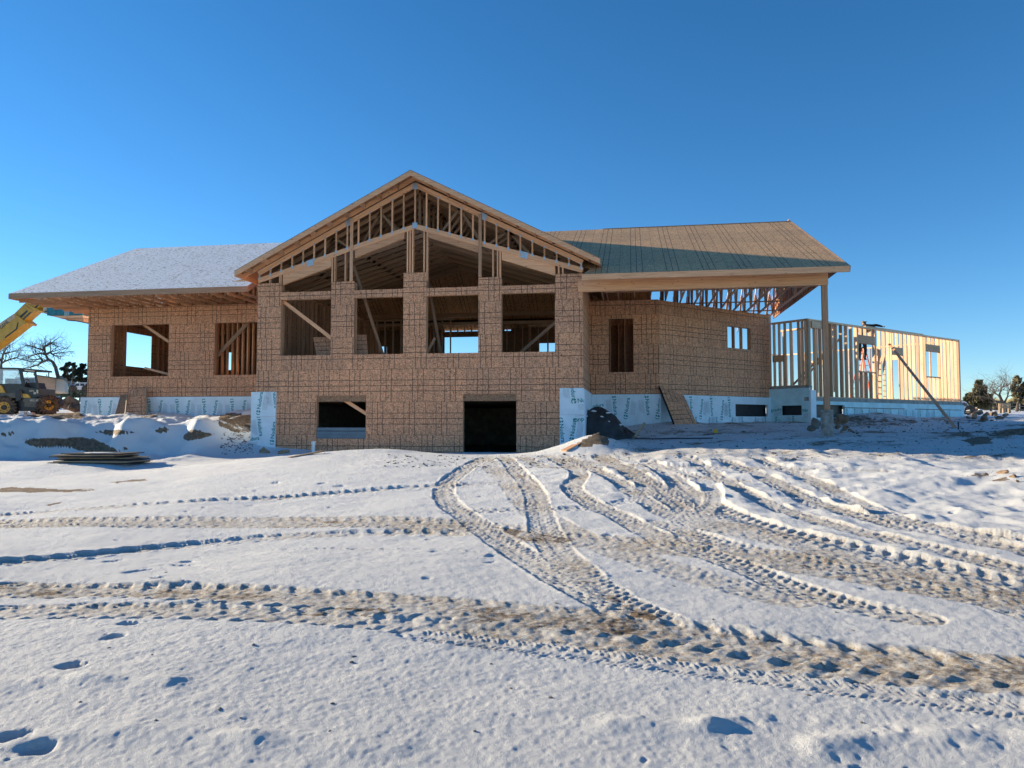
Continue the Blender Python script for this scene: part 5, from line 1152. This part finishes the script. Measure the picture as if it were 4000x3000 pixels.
box = tpart('tool_box', 'chgrey', [(90, 1562), (100, 1553), (158, 1556), (166, 1576), (160, 1592), (96, 1589)], -.75, -.3)
for x in (93, 160): tpart('box_latch', 'black', [(x-2, 1572), (x+2, 1569), (x+3, 1578), (x-1, 1582)], -.76, -.751, box)
def sign(body, x, y, d, h, m, parent, ang=0, name='lettering', bold=.02):
    v, f = text_mesh(body, 1, 0, bold); u, z = TF.uz(x, y, d); a = R(ang); s_ = h/.7
    V = [tuple(TF.P(u+(p[0]*math.cos(a)-p[1]*math.sin(a))*s_, d, z+(p[0]*math.sin(a)+p[1]*math.cos(a))*s_)) for p in v]
    me = bpy.data.meshes.new(name); me.from_pydata(V, [], f); me.materials.append(M[m]); o = bpy.data.objects.new(name, me); col.objects.link(o); child(o, parent); return o
sign('GEHL', 17, 1268, -.268, .17, 'charcoal', boom, 38); sign('GEHL', 124, 1527, -.51, .085, 'decal', cab); sign('422 | 49', 134, 1564, -.758, .10, 'decal', box)
tpart('decal', 'decal', [(131, 1532), (140, 1532), (140, 1540), (131, 1540)], -.51, -.501, cab); tpart('decal', 'decal', [(142, 1522), (149, 1523), (149, 1537), (143, 1536)], -.51, -.501, cab)
def wheel(px, py, rpx, yaw, d, w_=.42):
    u, z = TF.uz(px, py, d); r_ = rpx*38.0/F_PX; c = TF.P(u, d, z); ax = Vector((math.sin(yaw), -math.cos(yaw), 0))
    o = bpy.data.objects.new('wheel', None); col.objects.link(o); child(o, tele); bpy.context.view_layer.update()
    prof = [(.50, -.42), (.86, -.46), (.93, -.40), (.94, .40), (.86, .46), (.50, .42)]; y = Vector((0, 0, 1)); x = ax.cross(y).normalized(); b = MB(W); N = 36
    for k in range(N):
        a0, a1 = 2*math.pi*k/N, 2*math.pi*(k+1)/N
        for (r0, h0), (r1, h1) in zip(prof, prof[1:]):
            P = lambda r2, h2, a: c+ax*(-h2*w_)+(x*math.cos(a)+y*math.sin(a))*r2*r_
            b.face([P(r0, h0, a0), P(r0, h0, a1), P(r1, h1, a1), P(r1, h1, a0)], [(0, 0), (1, 0), (1, 1), (0, 1)], .5)
    for k in range(20):
        for s_ in (-1, 1):
            a = 2*math.pi*(k+.5*(s_ > 0))/20; n_ = (x*math.cos(a)+y*math.sin(a)); a2 = a+.16; n2 = (x*math.cos(a2)+y*math.sin(a2))
            b.bar(tuple(c+n_*r_*.97+ax*.0), tuple(c+n2*r_*.95+ax*s_*w_*.47), .09, .10, up=tuple(n_))
    t_ = b.build('tyre', M['tyre']); rim = MB(W); rim.cyl(tuple(c+ax*w_*.30), tuple(c+ax*w_*.10), r_*.55, r_*.50, 28); rm = rim.build('rim', M['yellow']); hb = MB(W); hb.cyl(tuple(c+ax*w_*.52), tuple(c+ax*w_*.1), r_*.20, r_*.26, 16)
    for k in range(8):
        a = math.pi/4*k; q2 = c+(x*math.cos(a)+y*math.sin(a))*r_*.36; hb.cyl(tuple(q2+ax*w_*.34), tuple(q2+ax*w_*.25), .025, .025, 6)
    h2 = hb.build('hub', M['black'])
    for o2 in (t_, rm, h2): o2.parent = o; o2.matrix_parent_inverse = o.matrix_world.inverted()
wheel(20, 1592, 43, R(28), -.45, .55); wheel(186, 1583, 38, R(62), -.30, .50); wheel(150, 1580, 36, R(30), .9, .45); wheel(-15, 1588, 38, R(20), 1.0, .45)
# load on the forks
b = MB(TF); b.prism(pz([(216, 1209), (352, 1206), (352, 1236), (216, 1238)]), -.55, .9); o = solo(b, 'lumber_pack', 'wrapteal', 'pack of lumber in teal wrap carried on the forks beside the eave', 'lumber')
TFs = Frame((0, YT_-.555, 0), (1, 0, 0)); c0 = [TFs.uz(x, y) for x, y in ((252, 1210), (272, 1236))]; b = MB(TFs)
for k in range(3):
    w_ = (c0[1][0]-c0[0][0])/3; b.box(c0[0][0]+w_*k, c0[0][0]+w_*(k+.75), -.004, .0, c0[1][1]+.04, c0[0][1]-.02)
pr = b.build('wrap_print', M['wrapprint']); pr.parent = o; bpy.context.view_layer.update(); pr.matrix_parent_inverse = o.matrix_world.inverted()
b = MB(TF); b.prism(pz([(226, 1239), (352, 1237), (352, 1246), (258, 1247)]), -.5, .8); solo(b, 'board_bundle', 'lum_new', 'bundle of bare boards under the teal lumber pack', 'lumber')
b = MB(TF); b.prism(pz([(258, 1248.5), (352, 1247.5), (352, 1262), (300, 1252)]), -.45, .0); solo(b, 'board_bundle', 'lum', 'lower bundle of reddish boards resting on the forks', 'lumber')

# ------------------------------------------------------------------ trees
def tube(b, pts, rs, n=6):
    for (p, q_), (r0, r1) in zip(zip(pts, pts[1:]), zip(rs, rs[1:])): b.cyl(tuple(p), tuple(q_), r0, r1, n, caps=False)
def grow(b, p, d, L, r_, depth, rnd, droop=.0):
    pts = [p]; rs = [r_]; k = 3
    for i in range(k):
        d = (d+Vector((rnd.gauss(0, .22), rnd.gauss(0, .22), rnd.gauss(0, .16)-droop))).normalized(); p = p+d*L/k; pts.append(p); rs.append(r_*(1-.45*(i+1)/k))
    tube(b, pts, rs, 5 if depth > 1 else 4 if depth else 3)
    if depth <= 0: return
    for i in range(rnd.choice((3, 3, 4))):
        t = rnd.choice((1, 2, 3, 3)); a = Vector((rnd.gauss(0, 1), rnd.gauss(0, 1), rnd.gauss(.15, .6))).normalized()
        grow(b, pts[t], (d*.75+a*.85).normalized(), L*rnd.uniform(.55, .8), rs[t]*.62, depth-1, rnd, droop)
def bare_tree(base, trunk, limbs, r_, label, seed, depth=5, group=None, L=2.0, m='bark'):
    t = thing('bare_tree', tuple(base), label, 'tree', group); rnd = random.Random(seed)
    b = MB(W); tube(b, trunk, [r_*(1-.45*i/(len(trunk)-1)) for i in range(len(trunk))], 10); b.build('trunk', M[m], t)
    c = MB(W)
    for pts in limbs:
        rs = [r_*.62*(1-.72*i/(len(pts)-1)) for i in range(len(pts))]; tube(c, pts, rs, 6)
        for i in range(1, len(pts)):
            for _ in range(3 if i < len(pts)-1 else 4):
                dd_ = (pts[i]-pts[i-1]).normalized()+Vector((rnd.gauss(0, .6), rnd.gauss(0, .6), rnd.gauss(.1, .5))); grow(c, pts[i], dd_.normalized(), L*rnd.uniform(.6, 1), max(rs[i]*.5, .022), depth-3, rnd)
    c.build('crown', M[m], t); return t
Yt = 56.0; T_ = lambda L_, dy=0: [at(x, y, Yt+dy) for x, y in L_]
bare_tree(at(229, 1500, Yt), T_([(231, 1505), (226, 1470), (217, 1435), (207, 1415), (198, 1408), (188, 1405)]), [T_([(188, 1405), (180, 1388), (173, 1368), (177, 1350), (190, 1342)]), T_([(188, 1405), (168, 1413), (146, 1426), (120, 1434), (96, 1437)]), T_([(180, 1386), (160, 1380), (140, 1384), (116, 1394)]),
    T_([(181, 1384), (196, 1376), (204, 1384), (220, 1380), (245, 1377)]), T_([(173, 1368), (150, 1362), (128, 1356)]), T_([(177, 1352), (200, 1342), (222, 1352)]), T_([(168, 1413), (160, 1400), (146, 1404), (130, 1412)])], .17, 'leafless tree with a bent leaning trunk behind the tan shed', 4, 5, L=1.15)
bare_tree(at(0, 1480, Yt), T_([(2, 1500), (6, 1460), (4, 1430), (6, 1410)]), [T_([(6, 1412), (-10, 1390), (-14, 1368), (-5, 1350)]), T_([(5, 1420), (18, 1412), (40, 1404), (66, 1398), (82, 1404)]), T_([(6, 1410), (12, 1385), (22, 1366), (36, 1352)]), T_([(14, 1382), (34, 1378), (52, 1372)]), T_([(6, 1410), (-24, 1396), (-50, 1390)])], .15, 'leafless tree at the left edge behind the cab', 8, 5, L=1.4)
def juniper(cl, Y, m, label, seed, trunk=None, n=1500, leaf=.16, group=None, squash=1.0):
    p0 = at(cl[0][0], cl[0][1]+cl[0][2], Y); base = at(*(trunk[0] if trunk else (cl[0][0], cl[0][1]+cl[0][2]*1.1)), Y)
    t = thing('juniper_tree', tuple(base), label, 'tree', group); rnd = random.Random(seed)
    b = MB(W); top = at(cl[0][0], cl[0][1], Y); tp_ = [at(x, y, Y) for x, y in trunk] if trunk else [base, top]; tube(b, tp_, [.15*(1-.5*i/max(1, len(tp_)-1)) for i in range(len(tp_))], 8)
    for x, y, r_ in cl: b.cyl(tuple(tp_[-1]), tuple(at(x, y, Y)), .10, .04, 5, False)
    b.build('trunk', M['bark'], t)
    V, Fc = [], []
    for x, y, r_ in cl:
        c = at(x, y, Y); R_ = r_*(c-Vector((0, 0, CZ))).dot(FW)/F_PX
        nb = max(7, int(R_*14))
        subs = [(c+Vector((rnd.gauss(0, 1), rnd.gauss(0, 1), rnd.gauss(0, 1))).normalized()*R_*rnd.uniform(.3, .85), R_*rnd.uniform(.16, .34)) for _ in range(nb)]
        for k in range(n):
            sc_, sr = rnd.choice(subs); d_ = Vector((rnd.gauss(0, 1), rnd.gauss(0, 1), rnd.gauss(0, .8))); d_ = d_.normalized()*rnd.random()**.4*sr
            p = sc_+d_; a = Vector((rnd.gauss(0, 1), rnd.gauss(0, 1), rnd.gauss(.4, 1))).normalized(); u_ = a.orthogonal().normalized(); v_ = a.cross(u_); s_ = leaf*rnd.uniform(.5, 1.3)
            i = len(V); V += [tuple(p+u_*s_), tuple(p+v_*s_*.6), tuple(p-u_*s_*.7-v_*s_*.3)]; Fc.append((i, i+1, i+2))
    me = bpy.data.meshes.new('crown'); me.from_pydata(V, [], Fc); me.materials.append(M[m]); o = bpy.data.objects.new('crown', me); col.objects.link(o); child(o, t); return t
juniper([(258, 1430, 13), (246, 1440, 11), (268, 1422, 9), (262, 1450, 15), (255, 1466, 14), (270, 1474, 15)], 62, 'leaf_d', 'dark loose juniper just right of the bent leafless tree', 1, [(265, 1500), (262, 1460)], 700)
juniper([(312, 1438, 17), (322, 1430, 14), (302, 1452, 18), (330, 1452, 19), (312, 1470, 20), (292, 1458, 14), (330, 1480, 20), (300, 1485, 18)], 64, 'leaf_d', 'broad dark juniper next to the left wall corner', 2, [(312, 1510), (312, 1475)], 800)
juniper([(286, 1422, 9), (290, 1436, 11), (281, 1446, 11), (286, 1462, 13)], 66, 'leaf_d', 'small dark juniper between two larger ones on the left', 3, [(285, 1500), (285, 1440)], 400)
# right side
juniper([(3826, 1500, 16), (3828, 1520, 24), (3812, 1545, 30), (3845, 1545, 30), (3820, 1572, 34), (3860, 1575, 28), (3790, 1568, 24)], 60, 'leaf', 'pointed olive juniper standing clear right of the garage corner', 11, [(3830, 1615), (3828, 1560)], 1300, .20)
juniper([(3975, 1490, 22), (3960, 1515, 26), (3995, 1515, 30), (3985, 1545, 30), (4010, 1560, 30)], 62, 'leaf', 'tall rounded juniper with a brown trunk at the right edge', 12, [(3968, 1622), (3974, 1590), (3982, 1550)], 1300, .20)
juniper([(3990, 1590, 24), (4005, 1600, 22), (3945, 1590, 16)], 66, 'leaf_d', 'low dark juniper under the tall one at the right edge', 14, None, 900, .2)
juniper([(3782, 1545, 9), (3790, 1558, 14), (3775, 1560, 12)], 75, 'leaf_d', 'distant dark juniper showing just past the garage corner post', 13, None, 500, .2)
juniper([(3868, 1585, 22), (3892, 1590, 20), (3915, 1592, 18)], 72, 'leaf', 'low olive shrub row behind the rock heap', 15, None, 800, .2)
Yt = 58.0
bare_tree(at(3925, 1615, Yt), T_([(3930, 1620), (3926, 1590), (3915, 1570)]), [T_([(3915, 1570), (3900, 1545), (3880, 1530)]), T_([(3920, 1580), (3935, 1550), (3942, 1525)]), T_([(3915, 1570), (3890, 1568), (3868, 1556)]), T_([(3918, 1575), (3905, 1540), (3912, 1515)])], .13, 'pale leafless tree between the two tall junipers', 21, 5, L=1.25)
bare_tree(at(3870, 1612, 64), [at(x, y, 64) for x, y in ((3872, 1618), (3868, 1585), (3870, 1560))], [[at(x, y, 64) for x, y in P_] for P_ in (((3870, 1562), (3880, 1540), (3894, 1528)), ((3870, 1565), (3858, 1548), (3850, 1530)))], .10, 'thin leafless tree close behind the pointed juniper', 22, 5, L=1.1)
# far wood seen through the frames and beyond the site
V, Fc = [], []; rnd = random.Random(77)
for k in range(9000):
    x = rnd.choice((rnd.uniform(2950, 4150), rnd.uniform(-150, 420))); Yw = rnd.uniform(95, 130); hgt = 13+10*abs(math.sin(x*.021))+6*math.sin(x*.07)
    y = (1588 if x > 1000 else 1545)-rnd.random()**.8*hgt; p = at(x, y, Yw); s_ = rnd.uniform(.25, .7)
    a = Vector((rnd.gauss(0, 1), rnd.gauss(0, 1), rnd.gauss(0, 1))).normalized(); u_ = a.orthogonal().normalized(); v_ = a.cross(u_); i = len(V); V += [tuple(p+u_*s_), tuple(p+v_*s_), tuple(p-u_*s_-v_*s_*.4)]; Fc.append((i, i+1, i+2))
me = bpy.data.meshes.new('distant_wood'); me.from_pydata(V, [], Fc); me.materials.append(M['leaf']); o = bpy.data.objects.new('distant_wood', me); col.objects.link(o); tag(o, 'low distant juniper wood along the horizon', 'wood', kind='stuff')

# ------------------------------------------------------------------ far buildings, van, fence, timber frame
def turned(x, y, Y, a): p = at(x, y, Y); return Frame((p.x, p.y, 0), (math.cos(a), math.sin(a), 0))
def house_px(name, label, Y, front, m, extra, cat='shed'):
    t = thing(name, tuple(at(front[-1][0], front[-1][1], Y)), label, cat); fr = turned(*front[0], Y, R(37)); b = MB(fr); b.prism([tuple(fr.uz(x, y)) for x, y in front], 0, 5.0); b.build('wall', M[m], t)
    for nm, mm, pts, d0, d1 in extra:
        b = MB(fr); b.prism([tuple(fr.uz(x, y, d0)) for x, y in pts], d0, d1); b.build(nm, M[mm], t)
    return t
house_px('shed', 'long tan shed with a low sloping roof behind the machine', 52, [(138, 1466), (217, 1478), (216, 1530), (138, 1525)], 'shed', [('roof', 'chgrey', [(130, 1462), (220, 1475), (220, 1479), (130, 1466)], -.3, 5.2), ('end_wall', 'shed_w', [(217.5, 1480), (250, 1484), (254, 1530), (217.5, 1530)], .2, 4.8), ('roof_end', 'chgrey', [(221, 1476), (254, 1480), (254, 1484), (221, 1479)], -.2, 5.0),
    ('vent_pipe', 'black', [(181, 1462), (184, 1462), (184, 1474), (181, 1474)], 1, 1.2), ('vent_pipe', 'black', [(188, 1452), (192, 1452), (192, 1475), (188, 1475)], 1, 1.2)])
house_px('far_building', 'blue grey metal building behind the tan shed', 68, [(224, 1470), (290, 1471), (292, 1508), (224, 1508)], 'bluegrey', [('roof', 'chgrey', [(222, 1467), (292, 1468), (292, 1471), (222, 1470)], -.4, 5)], 'building')
house_px('far_building', 'low blue grey building seen through the cab windows', 66, [(60, 1477), (134, 1476), (134, 1510), (60, 1510)], 'bluegrey', [('roof', 'white', [(58, 1474), (136, 1473), (136, 1476.5), (58, 1477)], -.4, 5)], 'building')
def van(Y, x0, x1, y0, y1, label, flip=False):
    fr = turned((x0+x1)/2, y1, Y, R(36) if x0 < 2000 else 0); t = thing('parked_van', tuple(at(x0, y1, Y)), label, 'van'); X = lambda f_: x0+(x1-x0)*f_; Yp = lambda f_: y0+(y1-y0)*f_
    def pr(nm, m, pts, d0, d1, par=t):
        b = MB(fr); b.prism([tuple(fr.uz(X(1-a if flip else a), Yp(c), d0)) for a, c in pts], d0, d1); return b.build(nm, M[m], par)
    pr('body', 'white', [(.02, .55), (.22, .50), (.34, .08), (.42, 0), (.96, .02), (1, .12), (1, .82), (.02, .82)], 0, 1.9)
    pr('side_window', 'dkglass', [(.33, .18), (.40, .12), (.50, .12), (.50, .45), (.27, .45)], -.01, .0); pr('side_window', 'dkglass', [(.54, .12), (.74, .12), (.74, .45), (.54, .45)], -.01, 0); pr('side_window', 'dkglass', [(.78, .12), (.95, .12), (.95, .45), (.78, .45)], -.01, 0)
    for a in (.2, .8):
        u, z = fr.uz(X(1-a if flip else a), Yp(.82)); b = MB(fr); b.cyl((u, -.02, z), (u, .25, z), .34, .34, 18); b.build('wheel', M['tyre'], t)
    return t
van(60, 268, 352, 1494, 1524, 'white van with dark windows parked behind the left wall corner'); van(50, 3700, 3814, 1567, 1612, 'white van half hidden behind the garage corner', True)
fw = thing('timber_play_frame', tuple(at(3925, 1622, 54)), 'small yellowish timber frame standing in front of the right junipers', 'timber frame'); FT = Frame((0, 54, 0), (1, 0, 0))
for x, d_ in ((3908, 0), (3922, 1.2), (3944, 0)):
    u, z = FT.uz(x, 1576, d_); u2, z2 = FT.uz(x, 1612, d_); b = MB(FT); b.box(u-.07, u+.07, d_, d_+.14, z2-.5, z); b.build('post', M['lum_old'], fw)
for y in (1580, 1590):
    u, z = FT.uz(3906, y); u2, _ = FT.uz(3946, y); b = MB(FT); b.box(u, u2, -.05, -.005, z-.08, z+.06); b.build('rail', M['lum_old'], fw)
fc = thing('mesh_fence', tuple(at(3850, 1600, 64)), 'grey post and rail fence in front of the far trees on the right', 'fence'); FFn = Frame((0, 64, 0), (1, 0, 0))
for x in (3835, 3870, 3905, 3945, 3985, 4030):
    u, z = FFn.uz(x, 1572); b = MB(FFn); b.box(u-.04, u+.04, 0, .08, z-1.9, z); b.build('fence_post', M['fence'], fc)
for y in (1575, 1588, 1600):
    u, z = FFn.uz(3830, y); u2, _ = FFn.uz(4040, y); b = MB(FFn); b.box(u, u2, -.03, -.002, z-.04, z+.04); b.build('fence_rail', M['fence'], fc)
